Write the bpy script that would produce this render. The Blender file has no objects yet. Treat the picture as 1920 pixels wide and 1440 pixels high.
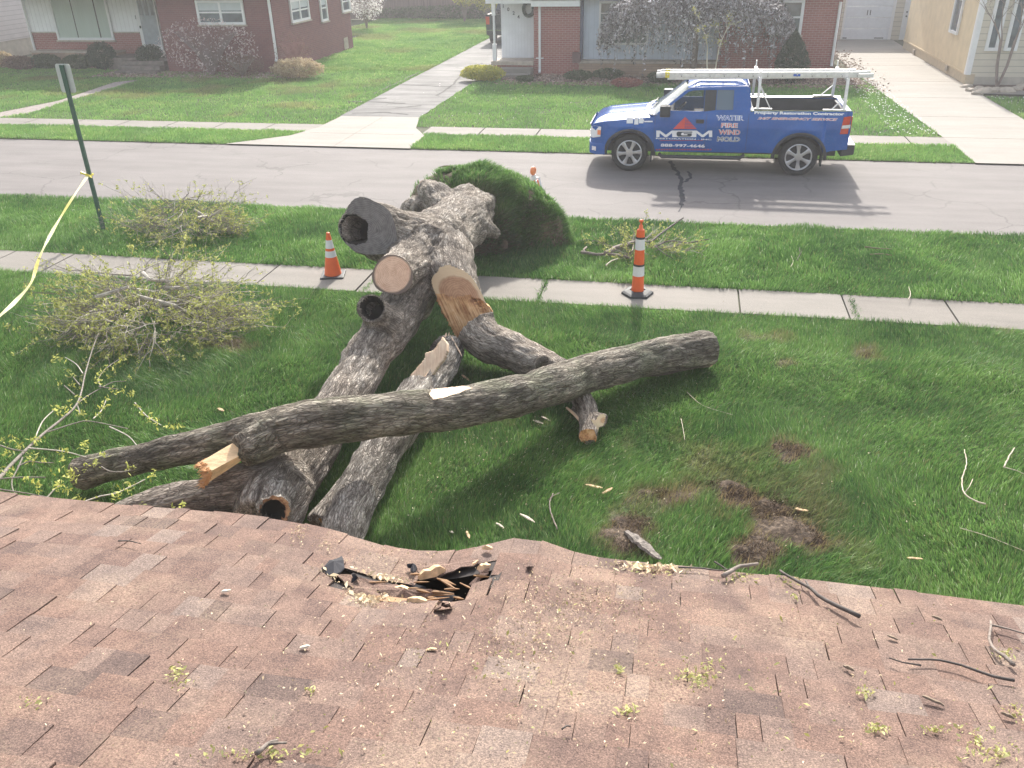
import bpy, bmesh, math, random
import numpy as np
from mathutils import Vector, Matrix
S = bpy.context.scene
COL = S.collection
rad = math.radians
# ------------------------------------------------------------ camera
FPX, PITCH, YAW, ROLL, CH = 1576.42, rad(28.184), rad(-11.711), rad(-1.234), 4.8
cy, sy, cp, sp, cr, sr = math.cos(YAW), math.sin(YAW), math.cos(PITCH), math.sin(PITCH), math.cos(ROLL), math.sin(ROLL)
FW = np.array([sy*cp, cy*cp, -sp]); RT0 = np.array([cy, -sy, 0.]); UP0 = np.cross(RT0, FW)
RT = cr*RT0 + sr*UP0; UP = -sr*RT0 + cr*UP0
cam = bpy.data.cameras.new('camera'); camo = bpy.data.objects.new('camera', cam); COL.objects.link(camo)
cam.sensor_width = 36; cam.lens = FPX/1920*36; cam.clip_start = .05; cam.clip_end = 2000
camo.matrix_world = Matrix(((RT[0], UP[0], -FW[0], 0), (RT[1], UP[1], -FW[1], 0), (RT[2], UP[2], -FW[2], CH), (0, 0, 0, 1)))
S.camera = camo
S.render.resolution_x, S.render.resolution_y = 1024, 768
# ------------------------------------------------------------ light
SUN_EL, SUN_AZ = rad(34), rad(-3)          # azimuth measured from +Y towards +X
w = bpy.data.worlds.new('World'); S.world = w; w.use_nodes = True
nt = w.node_tree; bg = nt.nodes['Background']; sk = nt.nodes.new('ShaderNodeTexSky')
sk.sky_type = 'NISHITA'; sk.sun_disc = False; sk.sun_elevation = SUN_EL; sk.sun_rotation = SUN_AZ
sk.air_density = 1.3; sk.dust_density = 3.0; sk.ozone_density = 1.0
hs_ = nt.nodes.new('ShaderNodeHueSaturation'); hs_.inputs['Saturation'].default_value = .45; nt.links.new(sk.outputs[0], hs_.inputs['Color']); nt.links.new(hs_.outputs[0], bg.inputs[0]); bg.inputs[1].default_value = .15
sl = bpy.data.lights.new('sun', 'SUN'); so = bpy.data.objects.new('sun', sl); COL.objects.link(so)
sl.energy = 3.2; sl.angle = rad(1.6); sl.color = (1, .95, .86)
sd = Vector((math.sin(SUN_AZ)*math.cos(SUN_EL), math.cos(SUN_AZ)*math.cos(SUN_EL), math.sin(SUN_EL)))
so.rotation_euler = sd.to_track_quat('Z', 'Y').to_euler(); so.location = (0, 30, 20)
S.view_settings.view_transform = 'Standard'; S.view_settings.look = 'None'; S.view_settings.gamma = 1
S.view_settings.exposure = 1.1
S.render.engine = 'CYCLES'
try:
    S.cycles.volume_bounces = 1; S.cycles.transparent_max_bounces = 12; S.cycles.max_bounces = 6
except Exception: pass
# ------------------------------------------------------------ helpers
def ray(px, py): return FW + RT*(px-960)/FPX - UP*(py-720)/FPX
def G(px, py, z=0.):
    d = ray(px, py); return Vector(d*((z-CH)/d[2]) + np.array([0, 0, CH]))
def V(px, py, Y=None, X=None):
    d = ray(px, py); t = Y/d[1] if X is None else X/d[0]
    return Vector(d*t + np.array([0, 0, CH]))
RTH = rad(17.5); EY, EZ = 2.43, 2.75
RN = Vector((0, math.sin(RTH), math.cos(RTH)))
def RU(u, v, h=0.): return Vector((u, EY - v*math.cos(RTH), EZ + v*math.sin(RTH))) + RN*h
def RP(px, py):
    d = Vector(ray(px, py)); o = Vector((0, 0, CH)); t = (RU(0, 0) - o).dot(RN)/d.dot(RN); p = o + d*t
    return p.x, (EY-p.y)/math.cos(RTH)
rng = np.random.default_rng(7); R = random.Random(5)
def tag(o, label=None, cat=None, group=None, kind=None):
    for k, v in (('label', label), ('category', cat), ('group', group), ('kind', kind)):
        if v: o[k] = v
    return o
def empty(name, loc, label, cat, group=None, rz=0):
    o = bpy.data.objects.new(name, None); COL.objects.link(o); o.location = loc; o.rotation_euler = (0, 0, rz)
    o.empty_display_size = .2
    bpy.context.view_layer.update()
    return tag(o, label, cat, group)
def link(name, me, mats, parent=None, keep=True):
    o = bpy.data.objects.new(name, me); COL.objects.link(o)
    for m in (mats if isinstance(mats, (list, tuple)) else [mats]): me.materials.append(m)
    if parent is not None:
        o.parent = parent
        if keep:
            W = Matrix.LocRotScale(parent.location, parent.rotation_euler, None) if parent.parent is None else WM[parent]
            o.matrix_parent_inverse = W.inverted(); 
        WM[o] = Matrix.Identity(4) if keep else None
    return o
WM = {}
class MB:
    def __init__(s): s.v = []; s.f = []; s.mi = []; s.c = []; s.cur = 0; s.tint = .5
    def add(s, vs, fs):
        b = len(s.v); s.v += [tuple(v) for v in vs]; s.c += [s.tint]*len(vs)
        for f in fs: s.f.append(tuple(b+i for i in f)); s.mi.append(s.cur)
    def box(s, a, b, M=None):
        x0, y0, z0 = a; x1, y1, z1 = b
        vs = [Vector(p) for p in ((x0,y0,z0),(x1,y0,z0),(x1,y1,z0),(x0,y1,z0),(x0,y0,z1),(x1,y0,z1),(x1,y1,z1),(x0,y1,z1))]
        if M: vs = [M @ v for v in vs]
        s.add(vs, [(0,3,2,1),(4,5,6,7),(0,1,5,4),(1,2,6,5),(2,3,7,6),(3,0,4,7)])
    def beam(s, p, q, w, h, up=(0,0,1)):
        p, q = Vector(p), Vector(q); t = (q-p); L = t.length; t.normalize(); u = Vector(up); sd_ = t.cross(u)
        if sd_.length < 1e-4: sd_ = t.cross(Vector((1,0,0)))
        sd_.normalize(); u = sd_.cross(t)
        vs = [p+sd_*a*w/2+u*b*h/2 + t*c for c in (0, L) for a, b in ((-1,-1),(1,-1),(1,1),(-1,1))]
        s.add(vs, [(3,2,1,0),(4,5,6,7),(0,1,5,4),(1,2,6,5),(2,3,7,6),(3,0,4,7)])
    def tube(s, pts, rs, n=6, cap=True):
        pts = [Vector(p) for p in pts]
        if not isinstance(rs, (list, tuple)): rs = [rs]*len(pts)
        u = None; vs = []
        for i, p in enumerate(pts):
            t = (pts[min(i+1, len(pts)-1)] - pts[max(i-1, 0)]).normalized()
            if u is None: u = t.orthogonal().normalized()
            u = (u - t*u.dot(t)).normalized(); w_ = t.cross(u)
            for k in range(n):
                a = 2*math.pi*k/n; vs.append(p + (u*math.cos(a)+w_*math.sin(a))*rs[i])
        fs = [(i*n+k, i*n+(k+1) % n, (i+1)*n+(k+1) % n, (i+1)*n+k) for i in range(len(pts)-1) for k in range(n)]
        if cap and n > 2: fs += [tuple(range(n))[::-1], tuple((len(pts)-1)*n+k for k in range(n))]
        s.add(vs, fs)
    def lathe(s, prof, n=20, M=None):
        vs = [Vector((r*math.cos(2*math.pi*k/n), r*math.sin(2*math.pi*k/n), z)) for r, z in prof for k in range(n)]
        if M: vs = [M @ v for v in vs]
        m = len(prof); fs = [(i*n+k, i*n+(k+1) % n, (i+1)*n+(k+1) % n, (i+1)*n+k) for i in range(m-1) for k in range(n)]
        fs += [tuple(range(n))[::-1], tuple((m-1)*n+k for k in range(n))]; s.add(vs, fs)
    def prism(s, poly, d, axis='y', M=None):
        # poly: list of 3d points (planar); d: extrusion vector
        poly = [Vector(p) for p in poly]; d = Vector(d); n = len(poly)
        vs = poly + [p+d for p in poly]
        if M: vs = [M @ v for v in vs]
        s.add(vs, [tuple(range(n)), tuple(range(n, 2*n))[::-1]] + [(i, n+i, n+(i+1) % n, (i+1) % n) for i in range(n)])
    def build(s, name, mats, parent=None, smooth=False, keep=True, fixn=False, bevel=0):
        me = bpy.data.meshes.new(name); me.from_pydata(s.v, [], s.f)
        me.polygons.foreach_set('material_index', s.mi)
        a = me.attributes.new('tint', 'FLOAT', 'POINT'); a.data.foreach_set('value', s.c)
        if smooth: me.polygons.foreach_set('use_smooth', [True]*len(s.f))
        if fixn or bevel:
            bm = bmesh.new(); bm.from_mesh(me); bmesh.ops.recalc_face_normals(bm, faces=bm.faces)
            if bevel: bmesh.ops.bevel(bm, geom=list(bm.edges), offset=bevel, segments=2, profile=.5, affect='EDGES')
            bm.to_mesh(me); bm.free()
        me.update(); return link(name, me, mats, parent, keep)
def npmesh(name, P, F, mats, parent=None, attrs=None, smooth=False):
    P = np.asarray(P, np.float32); F = np.asarray(F, np.int32); k = F.shape[1]
    me = bpy.data.meshes.new(name); me.vertices.add(len(P)); me.vertices.foreach_set('co', P.ravel())
    me.loops.add(F.size); me.loops.foreach_set('vertex_index', F.ravel())
    me.polygons.add(len(F)); me.polygons.foreach_set('loop_start', np.arange(0, F.size, k, dtype=np.int32))
    me.polygons.foreach_set('loop_total', np.full(len(F), k, np.int32))
    if smooth: me.polygons.foreach_set('use_smooth', np.ones(len(F), bool))
    me.update(calc_edges=True)
    for n_, a in (attrs or {}).items():
        a = np.asarray(a, np.float32)
        if a.ndim == 1: me.attributes.new(n_, 'FLOAT', 'POINT').data.foreach_set('value', a)
        else: me.attributes.new(n_, 'FLOAT_VECTOR', 'POINT').data.foreach_set('vector', a.ravel())
    return link(name, me, mats, parent)
# value noise
_T = rng.random(65536)
def _h(i, j, k): return _T[((i*73856093) ^ (j*19349663) ^ (k*83492791)) & 65535]
def noise(P, f=1., seed=0):
    P = np.asarray(P, float)*f + seed*17.3 + 1000.; I = np.floor(P).astype(np.int64); t = P-I; t = t*t*(3-2*t); r = 0
    for a in (0, 1):
        for b in (0, 1):
            for c in (0, 1):
                w_ = (t[:, 0] if a else 1-t[:, 0])*(t[:, 1] if b else 1-t[:, 1])*(t[:, 2] if c else 1-t[:, 2])
                r = r + w_*_h(I[:, 0]+a, I[:, 1]+b, I[:, 2]+c)
    return r
def fbm(P, f=1., o=3, seed=0):
    r = 0; a = .5; s = 0
    for i in range(o): r = r + a*noise(P, f*2**i, seed+i); s += a; a *= .5
    return r/s
# ------------------------------------------------------------ materials
def rgb(c): return (c[0], c[1], c[2], 1)
def newmat(name):
    m = bpy.data.materials.new(name); m.use_nodes = True; t = m.node_tree; return m, t, t.nodes['Principled BSDF']
def N(t, ty, **k):
    n = t.nodes.new(ty)
    for a, b in k.items():
        if a.startswith('i_'):
            key = a[2:]; key = int(key) if key.isdigit() else key.replace('_', ' ')
            n.inputs[key].default_value = b
        else: setattr(n, a, b)
    return n
def ramp(t, fac, stops, interp='LINEAR'):
    r = t.nodes.new('ShaderNodeValToRGB'); e = r.color_ramp.elements; r.color_ramp.interpolation = interp
    while len(e) > len(stops): e.remove(e[-1])
    while len(e) < len(stops): e.new(1)
    for q, (p, c) in zip(e, stops): q.position = p; q.color = rgb(c) if len(c) == 3 else c
    t.links.new(fac, r.inputs[0]); return r.outputs[0]
def mixc(t, fac, a, b, bt='MIX'):
    n = t.nodes.new('ShaderNodeMix'); n.data_type = 'RGBA'; n.blend_type = bt
    for s_, v in ((0, fac), (6, a), (7, b)):
        if hasattr(v, 'links'): t.links.new(v, n.inputs[s_])
        else: n.inputs[s_].default_value = v if s_ == 0 else rgb(v)
    return n.outputs[2]
def coords(t, kind='Object', scale=(1,1,1), rot=(0,0,0), attr=None):
    if attr: o = N(t, 'ShaderNodeAttribute', attribute_name=attr).outputs['Vector']
    else: o = N(t, 'ShaderNodeTexCoord').outputs[kind]
    mp = N(t, 'ShaderNodeMapping'); mp.inputs['Scale'].default_value = scale; mp.inputs['Rotation'].default_value = rot
    t.links.new(o, mp.inputs[0]); return mp.outputs[0]
def nz(t, v, scale, detail=4, rough=.6, dist=0):
    n = N(t, 'ShaderNodeTexNoise'); n.inputs['Scale'].default_value = scale; n.inputs['Detail'].default_value = detail
    n.inputs['Roughness'].default_value = rough; n.inputs['Distortion'].default_value = dist
    t.links.new(v, n.inputs['Vector']); return n.outputs['Fac']
def bump(t, b, h, strength=.5, dist=.02):
    n = N(t, 'ShaderNodeBump'); n.inputs['Strength'].default_value = strength; n.inputs['Distance'].default_value = dist
    t.links.new(h, n.inputs['Height']); t.links.new(n.outputs[0], b.inputs['Normal']); return n
def mat(name, col, rough=.7, var=.25, scale=6., bmp=0., bscale=60., metal=0., spec=.5, coat=0., emit=None, stretch=(1,1,1)):
    m, t, b = newmat(name); v = coords(t, scale=stretch)
    f = nz(t, v, scale); lo = tuple(c*(1-var) for c in col); hi = tuple(min(1, c*(1+var)) for c in col)
    t.links.new(ramp(t, f, [(.3, lo), (.7, hi)]), b.inputs['Base Color'])
    b.inputs['Roughness'].default_value = rough; b.inputs['Metallic'].default_value = metal
    b.inputs['Specular IOR Level'].default_value = spec; b.inputs['Coat Weight'].default_value = coat
    if bmp: bump(t, b, nz(t, v, bscale, 5), bmp, .01)
    if emit: b.inputs['Emission Color'].default_value = rgb(emit); b.inputs['Emission Strength'].default_value = .3
    return m
def leafmat(name, lo, hi, trans=.35, rough=.6):
    m, t, b = newmat(name); a = N(t, 'ShaderNodeAttribute', attribute_name='tint').outputs['Fac']
    c = ramp(t, a, [(0, lo), (1, hi)]); t.links.new(c, b.inputs['Base Color']); b.inputs['Roughness'].default_value = rough
    b.inputs['Specular IOR Level'].default_value = .25
    tr = N(t, 'ShaderNodeBsdfTranslucent'); t.links.new(c, tr.inputs[0]); mx = N(t, 'ShaderNodeMixShader'); mx.inputs[0].default_value = trans
    t.links.new(b.outputs[0], mx.inputs[1]); t.links.new(tr.outputs[0], mx.inputs[2])
    t.links.new(mx.outputs[0], t.nodes['Material Output'].inputs[0]); return m
def glassmat(name, col, alpha=.5, rough=.05):
    m, t, b = newmat(name); b.inputs['Base Color'].default_value = rgb(col); b.inputs['Roughness'].default_value = rough
    tr = N(t, 'ShaderNodeBsdfTransparent'); mx = N(t, 'ShaderNodeMixShader'); mx.inputs[0].default_value = alpha
    t.links.new(tr.outputs[0], mx.inputs[1]); t.links.new(b.outputs[0], mx.inputs[2])
    t.links.new(mx.outputs[0], t.nodes['Material Output'].inputs[0]); return m
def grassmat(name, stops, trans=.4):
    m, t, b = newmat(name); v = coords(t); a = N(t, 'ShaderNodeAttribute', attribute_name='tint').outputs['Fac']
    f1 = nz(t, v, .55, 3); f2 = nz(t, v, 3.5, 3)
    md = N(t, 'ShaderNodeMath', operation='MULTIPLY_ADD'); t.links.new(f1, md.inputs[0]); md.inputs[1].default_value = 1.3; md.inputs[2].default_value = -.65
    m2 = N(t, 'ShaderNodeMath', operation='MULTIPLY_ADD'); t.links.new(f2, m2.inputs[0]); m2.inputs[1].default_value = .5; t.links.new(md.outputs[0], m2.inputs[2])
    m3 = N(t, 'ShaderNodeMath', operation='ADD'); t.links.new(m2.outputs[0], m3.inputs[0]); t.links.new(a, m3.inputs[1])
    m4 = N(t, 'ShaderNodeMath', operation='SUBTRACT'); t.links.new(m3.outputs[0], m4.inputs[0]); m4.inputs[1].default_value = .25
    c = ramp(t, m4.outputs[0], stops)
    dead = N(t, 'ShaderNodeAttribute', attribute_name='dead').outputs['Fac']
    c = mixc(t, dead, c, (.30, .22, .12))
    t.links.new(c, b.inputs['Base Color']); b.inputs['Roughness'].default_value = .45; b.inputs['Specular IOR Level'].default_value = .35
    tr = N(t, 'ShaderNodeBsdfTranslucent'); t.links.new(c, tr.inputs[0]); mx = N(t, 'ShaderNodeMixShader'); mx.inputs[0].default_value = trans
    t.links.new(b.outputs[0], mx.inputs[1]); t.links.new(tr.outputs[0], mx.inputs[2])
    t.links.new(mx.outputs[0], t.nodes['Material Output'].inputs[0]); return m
def brickmat(name, c1, c2, mortar, sx=1., face='y', bw=.21, bh=.075):
    m, t, b = newmat(name); tc = N(t, 'ShaderNodeTexCoord').outputs['Object']; sx_ = N(t, 'ShaderNodeSeparateXYZ'); t.links.new(tc, sx_.inputs[0])
    cb = N(t, 'ShaderNodeCombineXYZ'); ad = N(t, 'ShaderNodeMath', operation='ADD')
    t.links.new(sx_.outputs[0], ad.inputs[0]); t.links.new(sx_.outputs[1], ad.inputs[1])
    t.links.new(ad.outputs[0], cb.inputs[0]); t.links.new(sx_.outputs[2], cb.inputs[1])
    br = N(t, 'ShaderNodeTexBrick'); t.links.new(cb.outputs[0], br.inputs['Vector'])
    br.inputs['Scale'].default_value = 1; br.inputs['Brick Width'].default_value = bw; br.inputs['Row Height'].default_value = bh
    br.inputs['Mortar Size'].default_value = .007; br.inputs['Mortar Smooth'].default_value = .2; br.inputs['Bias'].default_value = 0
    br.inputs['Color1'].default_value = rgb(c1); br.inputs['Color2'].default_value = rgb(c2); br.inputs['Mortar'].default_value = rgb(mortar)
    c = mixc(t, .35, br.outputs['Color'], ramp(t, nz(t, cb.outputs[0], 3.), [(.3, c1), (.7, c2)]))
    t.links.new(c, b.inputs['Base Color']); b.inputs['Roughness'].default_value = .85
    bump(t, b, br.outputs['Fac'], -.4, .01); return m
def sidingmat(name, col, period=.1, axis=0, dark=.55, wid=.08):
    m, t, b = newmat(name); tc = N(t, 'ShaderNodeTexCoord').outputs['Object']; sx_ = N(t, 'ShaderNodeSeparateXYZ'); t.links.new(tc, sx_.inputs[0])
    md = N(t, 'ShaderNodeMath', operation='MULTIPLY'); t.links.new(sx_.outputs[axis], md.inputs[0]); md.inputs[1].default_value = 1/period
    fr = N(t, 'ShaderNodeMath', operation='FRACT'); t.links.new(md.outputs[0], fr.inputs[0])
    n_ = ramp(t, nz(t, tc, 2.5), [(.3, tuple(c*.93 for c in col)), (.7, tuple(min(1, c*1.05) for c in col))])
    c = mixc(t, ramp(t, fr.outputs[0], [(0, (1,1,1)), (wid, (1,1,1)), (wid+.03, (0,0,0)), (1, (0,0,0))]), n_, tuple(c*dark for c in col))
    t.links.new(c, b.inputs['Base Color']); b.inputs['Roughness'].default_value = .6; return m
# bark on per-vertex limb coordinates (attribute bc)
def barkmat(name, lo, mid, hi, moss=None):
    m, t, b = newmat(name)
    v = coords(t, attr='bc', scale=(1, 1, .24)); wn = nz(t, v, 9, 3)
    cbm = N(t, 'ShaderNodeVectorMath', operation='SCALE'); cv = N(t, 'ShaderNodeTexNoise'); cv.inputs['Scale'].default_value = 10; t.links.new(v, cv.inputs['Vector'])
    t.links.new(cv.outputs['Color'], cbm.inputs[0]); cbm.inputs['Scale'].default_value = .16
    ad = N(t, 'ShaderNodeVectorMath', operation='ADD'); t.links.new(v, ad.inputs[0]); t.links.new(cbm.outputs[0], ad.inputs[1])
    vo = N(t, 'ShaderNodeTexVoronoi', feature='DISTANCE_TO_EDGE'); vo.inputs['Scale'].default_value = 38; t.links.new(ad.outputs[0], vo.inputs['Vector'])
    fine = nz(t, v, 60, 4, .7)
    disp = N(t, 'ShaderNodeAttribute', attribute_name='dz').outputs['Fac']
    v3 = coords(t, attr='bc', scale=(1, 1, .18)); fs_ = nz(t, v3, 52, 5, .66, .6)
    fis = ramp(t, fs_, [(.36, (.08,)*3), (.45, (.6,)*3), (.52, (1,)*3), (.7, (1,1,1))])
    e = ramp(t, vo.outputs['Distance'], [(0, (.12,)*3), (.07, (.6,)*3), (.2, (1,1,1))])
    me_ = N(t, 'ShaderNodeMath', operation='MULTIPLY'); t.links.new(e, me_.inputs[0]); t.links.new(fis, me_.inputs[1])
    h = N(t, 'ShaderNodeMath', operation='MULTIPLY_ADD'); t.links.new(fine, h.inputs[0]); h.inputs[1].default_value = .6; t.links.new(me_.outputs[0], h.inputs[2])
    hm = N(t, 'ShaderNodeMath', operation='MULTIPLY'); t.links.new(h.outputs[0], hm.inputs[0]); hm.inputs[1].default_value = .78
    base = ramp(t, nz(t, v, 5, 5, .65), [(.3, lo), (.5, mid), (.72, hi)])
    big = ramp(t, nz(t, coords(t), 1.6, 3), [(.35, (.75,)*3), (.65, (1.15, 1.12, 1.08))])
    base = mixc(t, 1., base, big, 'MULTIPLY')
    if moss: base = mixc(t, ramp(t, nz(t, coords(t), 2.3, 4), [(.48, (0,0,0)), (.62, (.75,)*3)]), base, moss)
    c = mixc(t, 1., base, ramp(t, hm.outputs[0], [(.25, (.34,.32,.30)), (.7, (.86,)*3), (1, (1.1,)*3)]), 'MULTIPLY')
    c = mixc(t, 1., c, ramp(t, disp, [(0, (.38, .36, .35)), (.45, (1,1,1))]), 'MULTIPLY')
    t.links.new(c, b.inputs['Base Color']); b.inputs['Roughness'].default_value = .9; b.inputs['Specular IOR Level'].default_value = .2
    bump(t, b, h.outputs[0], .9, .022); return m
def sawnmat(name, lo, hi, ring=1., rim=None):
    m, t, b = newmat(name); a = N(t, 'ShaderNodeAttribute', attribute_name='bc').outputs['Vector']
    sx_ = N(t, 'ShaderNodeSeparateXYZ'); t.links.new(a, sx_.inputs[0]); cb = N(t, 'ShaderNodeCombineXYZ')
    t.links.new(sx_.outputs[0], cb.inputs[0]); t.links.new(sx_.outputs[1], cb.inputs[1])
    ln = N(t, 'ShaderNodeVectorMath', operation='LENGTH'); t.links.new(cb.outputs[0], ln.inputs[0])
    n1 = nz(t, a, 7, 4); md = N(t, 'ShaderNodeMath', operation='MULTIPLY_ADD'); t.links.new(n1, md.inputs[0]); md.inputs[1].default_value = .04; t.links.new(ln.outputs['Value'], md.inputs[2])
    mu = N(t, 'ShaderNodeMath', operation='MULTIPLY'); t.links.new(md.outputs[0], mu.inputs[0]); mu.inputs[1].default_value = 330*ring
    si = N(t, 'ShaderNodeMath', operation='SINE'); t.links.new(mu.outputs[0], si.inputs[0])
    f = N(t, 'ShaderNodeMath', operation='MULTIPLY_ADD'); t.links.new(si.outputs[0], f.inputs[0]); f.inputs[1].default_value = .12; t.links.new(nz(t, a, 14, 5, .65), f.inputs[2])
    c = ramp(t, f.outputs[0], [(.3, lo), (.7, hi)])
    if rim: c = mixc(t, ramp(t, md.outputs[0], [(rim[0], (0,0,0)), (rim[0]+.02, (1,1,1))]), c, rim[1])
    t.links.new(c, b.inputs['Base Color']); b.inputs['Roughness'].default_value = .75; bump(t, b, f.outputs[0], .3, .01); return m
def tornmat(name, stops, sc=(1, 1, .06)):
    m, t, b = newmat(name); v = coords(t, attr='bc', scale=sc); f = nz(t, v, 45, 5, .6); g = nz(t, coords(t, attr='bc'), 5, 4)
    md = N(t, 'ShaderNodeMath', operation='MULTIPLY_ADD'); t.links.new(f, md.inputs[0]); md.inputs[1].default_value = .5
    m2 = N(t, 'ShaderNodeMath', operation='MULTIPLY'); t.links.new(g, m2.inputs[0]); m2.inputs[1].default_value = .5; t.links.new(m2.outputs[0], md.inputs[2])
    t.links.new(ramp(t, md.outputs[0], stops), b.inputs['Base Color']); b.inputs['Roughness'].default_value = .8; bump(t, b, f, .9, .02); return m
BARK = barkmat('bark_grey', (.28,.24,.205), (.47,.415,.365), (.64,.585,.53))
BARKM = barkmat('bark_mossy', (.215,.19,.155), (.365,.33,.28), (.52,.475,.405), (.27,.275,.195))
BARKP = barkmat('bark_pale', (.28,.25,.225), (.50,.46,.42), (.66,.62,.57))
SAWN = sawnmat('wood_sawn_pink', (.60,.37,.25), (.80,.57,.42), 1, (.222, (.16,.12,.10))); SAWNG = sawnmat('wood_weathered', (.10,.092,.09), (.2,.185,.18), .9)
SAWNC = sawnmat('wood_sawn_cream', (.52,.30,.16), (.72,.48,.28), 1, (.045, (.82,.66,.45)))
TORN = tornmat('wood_torn', [(.34, (.12,.05,.025)), (.44, (.38,.17,.07)), (.54, (.66,.38,.18)), (.68, (.82,.60,.36))])
SPLIT = tornmat('wood_split_cream', [(.3, (.52,.33,.21)), (.5, (.72,.53,.37)), (.7, (.82,.68,.5))])
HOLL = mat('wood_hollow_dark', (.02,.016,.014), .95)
ROT = tornmat('wood_rotten', [(.3, (.06,.03,.02)), (.5, (.28,.14,.075)), (.7, (.6,.4,.22))])
def catmull(pts, rs, step=.05):
    P = [Vector(p) for p in pts]; out = []; ro = []
    Q = [P[0]*2-P[1]] + P + [P[-1]*2-P[-2]]; r = [rs[0]] + list(rs) + [rs[-1]]
    for i in range(1, len(Q)-2):
        n = max(2, int((Q[i+1]-Q[i]).length/step))
        for k in range(n):
            t = k/n; a, b_, c, d = Q[i-1:i+3]
            out.append(.5*((2*b_)+(c-a)*t+(2*a-5*b_+4*c-d)*t*t+(3*b_-a-3*c+d)*t**3)); ro.append(r[i]*(1-t)+r[i+1]*t)
    out.append(P[-1]); ro.append(rs[-1]); return out, ro
def wood(root, limbs, cuts=(), vox=.024, amp=.012, bark=None, smooth=3, lump=.05, name='bark', seed=0):
    """limbs: [(points, radii)]; cuts: [dict(p, n, r, mat, name, rel, hole)] flatten whatever lies beyond the plane"""
    mb = MB(); frames = []
    for pts, rs in limbs:
        P, ro = catmull(pts, rs); mb.tube(P, ro, 22)
        A = np.array([list(p) for p in P]); T = np.gradient(A, axis=0); T /= np.linalg.norm(T, axis=1)[:, None]
        s = np.r_[0, np.cumsum(np.linalg.norm(np.diff(A, axis=0), axis=1))]
        u = np.zeros_like(A); u0 = np.array(list(Vector(T[0]).orthogonal().normalized()))
        for i in range(len(A)): u0 = u0 - T[i]*(u0 @ T[i]); u0 /= np.linalg.norm(u0); u[i] = u0
        frames.append((A, T, u, np.cross(T, u), s, np.array(ro)))
    tmp = mb.build('tmp', BARK); md = tmp.modifiers.new('r', 'REMESH'); md.mode = 'VOXEL'; md.voxel_size = vox
    dg = bpy.context.evaluated_depsgraph_get(); dg.update(); me = bpy.data.meshes.new_from_object(tmp.evaluated_get(dg))
    bpy.data.objects.remove(tmp)
    n = len(me.vertices); P = np.zeros(n*3, np.float32); me.vertices.foreach_get('co', P); P = P.reshape(-1, 3).astype(float)
    E_ = np.zeros(len(me.edges)*2, np.int32); me.edges.foreach_get('vertices', E_); E_ = E_.reshape(-1, 2)
    F_ = np.array([tuple(p.vertices) for p in me.polygons if len(p.vertices) == 4], np.int32)
    deg = np.bincount(E_.ravel(), minlength=n)[:, None]
    def lap(X):
        A = np.zeros_like(X)
        for c in range(X.shape[1]): A[:, c] = np.bincount(E_[:, 0], X[E_[:, 1], c], n) + np.bincount(E_[:, 1], X[E_[:, 0], c], n)
        return A/deg
    for _ in range(smooth): P = P*.4 + lap(P)*.6
    def normals(P):
        fn = np.cross(P[F_[:, 2]]-P[F_[:, 0]], P[F_[:, 3]]-P[F_[:, 1]]); Nn = np.zeros_like(P)
        for k in range(4):
            for c in range(3): Nn[:, c] += np.bincount(F_[:, k], fn[:, c], n)
        return Nn/(np.linalg.norm(Nn, axis=1)[:, None]+1e-9)
    bc = np.zeros((n, 3)); lim_ = np.zeros(n, int); best = np.full(n, 1e9); Rr = np.ones(n); Uf, Wf, Tf = np.zeros((n, 3)), np.zeros((n, 3)), np.zeros((n, 3))
    for li, (A, T, u, w_, s, ro) in enumerate(frames):
        for c0 in range(0, n, 8000):
            Q = P[c0:c0+8000]; D = np.linalg.norm(Q[:, None]-A[None], axis=2); k = D.argmin(1); q = D[np.arange(len(Q)), k]/ro[k]
            d = Q-A[k]; loc = np.stack([(d*u[k]).sum(1), (d*w_[k]).sum(1), s[k]+(d*T[k]).sum(1)+li*3.7+seed], 1)
            ok = q < best[c0:c0+8000]; bc[c0:c0+8000][ok] = loc[ok]; best[c0:c0+8000][ok] = q[ok]; lim_[c0:c0+8000][ok] = li; Uf[c0:c0+8000][ok] = u[k][ok]; Wf[c0:c0+8000][ok] = w_[k][ok]; Tf[c0:c0+8000][ok] = T[k][ok]; Rr[c0:c0+8000][ok] = ro[k][ok]
    Nn = normals(P)
    P = P + Nn*((fbm(P, 3.2, 2, seed+3)-.5)*2*lump*np.minimum(1, Rr/.3))[:, None]
    kind = np.full(n, -1); P0_ = P.copy()
    hole = np.zeros(n, bool)
    for ci, c in enumerate(cuts):
        p0 = np.array(list(c['p'])); nn = np.array(list(Vector(c['n']).normalized())); d = (P-p0) @ nn
        inr = np.linalg.norm(P-p0, axis=1) < c['r']
        if 'li' in c: inr &= np.isin(lim_, c['li'])
        rel = c.get('rel', .004); rf = c.get('rf', 8.)
        off = (fbm(np.stack([bc[:, 0], bc[:, 1], bc[:, 2]*.25], 1), rf, 3, ci)-.5)*2*rel
        m_ = (d > off-.004) & inr; P[m_] -= nn*(d[m_]-off[m_])[:, None]; kind[m_] = ci
        if c.get('hole'):
            hp, hr, dep = c['hole']; hp = np.array(list(hp)); q = P-hp; q = q-nn*(q @ nn)[:, None]
            rr = np.linalg.norm(q, axis=1)*(1+.35*(noise(P, 9, ci)-.5)); hm = m_ & (rr < hr)
            P[hm] -= nn*(dep*np.clip((hr-rr[hm])/(hr*.25), 0, 1))[:, None]; hole |= hm
    dl_ = P-P0_; bc[:, 0] += (dl_*Uf).sum(1); bc[:, 1] += (dl_*Wf).sum(1); bc[:, 2] += (dl_*Tf).sum(1)
    Nn = normals(P); B = bc*np.array([1, 1, .24])
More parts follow.
